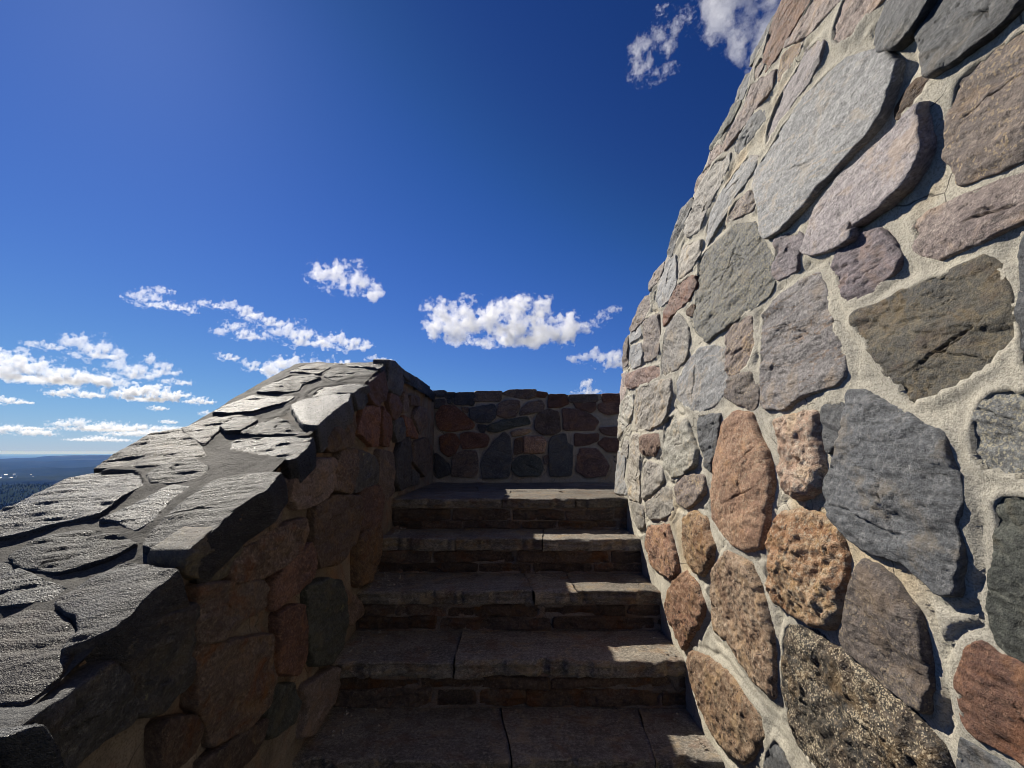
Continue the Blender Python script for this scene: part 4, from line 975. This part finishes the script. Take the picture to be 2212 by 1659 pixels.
def cloud(label, erosion, od, lumps, seed):
    """lumps: centre x, y, z, half width, half height and half depth in metres; knobs grow on their upper sides and the whole is fused into one skin"""
    rng = np.random.default_rng(seed)
    L = np.array(lumps, float).reshape(-1, 6)
    c = L[:, :3].mean(0); c[2] = (L[:, 2] - L[:, 4]).min()
    hd = np.arctan2(c[0], c[1]); ax = np.array([math.cos(hd), -math.sin(hd), 0]); ay = np.array([math.sin(hd), math.cos(hd), 0])
    V = []; F = []
    def ball(p, rx, rz, ry):
        b = len(V) * len(IV)
        V.append(p + IV[:, :1] * rx * ax + IV[:, 1:2] * ry * ay + IV[:, 2:] * np.array([0, 0, rz])); F.append(IF + b)
    lm = []
    for x, y, z, rx, rz, ry in L:
        p = np.array([x, y, z]) - c
        q = np.array([p @ ax, p @ ay, p[2]])
        ball(p, rx * 1.7, rz * 1.7, ry * 1.7); lm.append((q.tolist(), (rx, ry * .75, rz)))
    me = bpy.data.meshes.new('cloud'); me.from_pydata(np.vstack(V).tolist(), [], np.vstack(F).tolist())
    o = bpy.data.objects.new('cloud', me); COL.objects.link(o)
    hgt = np.median(L[:, 4])
    md = o.modifiers.new('fuse', 'REMESH'); md.mode = 'VOXEL'; md.voxel_size = max(hgt / 3.5, .5)
    bpy.context.view_layer.update()
    ev = o.evaluated_get(bpy.context.evaluated_depsgraph_get())
    m2 = bpy.data.meshes.new_from_object(ev); o.modifiers.clear(); o.data = m2; bpy.data.meshes.remove(me); m2.name = 'cloud'
    n = len(m2.vertices); co = np.empty(n * 3); m2.vertices.foreach_get('co', co); co = co.reshape(-1, 3)
    co = np.stack([co @ ax, co @ ay, co[:, 2]], 1)      # the cloud's own frame: x along its width
    m2.vertices.foreach_set('co', co.ravel()); m2.update()
    m2.materials.clear(); m2.materials.append(vapour(hgt, od * .22, erosion, lm, max(m_[0][0] + m_[1][0] for m_ in lm) - min(m_[0][0] - m_[1][0] for m_ in lm)))
    o.location = c.tolist(); o.rotation_euler.z = -hd
    tag(o, label, 'cloud', 'fair weather clouds over the hills')
for i, (lab, er, od, lumps) in enumerate(CLOUDS):
    cloud(lab, er, od, lumps, 4000 + i)


# ================================================================== light
w = bpy.data.worlds.new('World'); scene.world = w; w.use_nodes = True
nt = w.node_tree; bg = nt.nodes['Background']
sky = nt.nodes.new('ShaderNodeTexSky'); sky.sky_type = 'NISHITA'; sky.sun_disc = False
el = math.asin(SUN.z); azs = math.atan2(SUN.x, SUN.y)
sky.sun_elevation = el; sky.sun_rotation = azs % (2 * math.pi)
sky.altitude = 1700; sky.air_density = 1.0; sky.dust_density = .35; sky.ozone_density = 3.0
def vm(op, a, v):
    nd = nt.nodes.new('ShaderNodeVectorMath'); nd.operation = op; nt.links.new(a, nd.inputs[0]); nd.inputs[1].default_value = (v, v, v); return nd.outputs[0]
cv = nt.nodes.new('ShaderNodeRGBCurve')                # deep polarised blue of the clear mountain sky
for ch, pts in enumerate((((0, 0), (.056, .0088), (.08, .018), (.13, .046), (.3, .14), (.73, .37), (1, .50)),
                          ((0, 0), (.119, .048), (.165, .095), (.24, .155), (.5, .35), (.8, .53), (1, .62)),
                          ((0, 0), (.10, .07), (.266, .25), (.35, .41), (.49, .58), (.67, .69), (1, .82)))):
    cu = cv.mapping.curves[ch]
    while len(cu.points) < len(pts): cu.points.new(.5, .5)
    for q, xy in zip(cu.points, pts): q.location = xy; q.handle_type = 'AUTO_CLAMPED'
cv.mapping.update()
nt.links.new(vm('MULTIPLY', sky.outputs[0], .075), cv.inputs['Color'])
nt.links.new(vm('MULTIPLY', cv.outputs[0], 10 / 1.537), bg.inputs['Color'])
bg.inputs['Strength'].default_value = .10
ld = bpy.data.lights.new('sun', 'SUN'); ld.energy = 5.0; ld.angle = rad(.53); ld.color = (1, .93, .81)
lo = bpy.data.objects.new('sun', ld); COL.objects.link(lo)
lo.rotation_euler = SUN.to_track_quat('Z', 'Y').to_euler()

cam = bpy.data.cameras.new('camera'); co = bpy.data.objects.new('camera', cam); COL.objects.link(co)
cam.sensor_width = 36; cam.lens = 36 * 961 / 2212; cam.clip_start = .02; cam.clip_end = 400000
co.rotation_euler = (rad(90 + 8.6), 0, 0); co.location = (0, 0, 0)
scene.camera = co
scene.view_settings.view_transform = 'Standard'; scene.view_settings.look = 'None'
scene.view_settings.exposure = 0.62; scene.view_settings.gamma = 1.0
scene.render.engine = 'CYCLES'
scene.cycles.volume_bounces = 5
scene.cycles.max_bounces = 10; scene.cycles.diffuse_bounces = 3
scene.cycles.use_denoising = True
scene.cycles.filter_width = 1.0
scene.cycles.volume_step_rate = .3
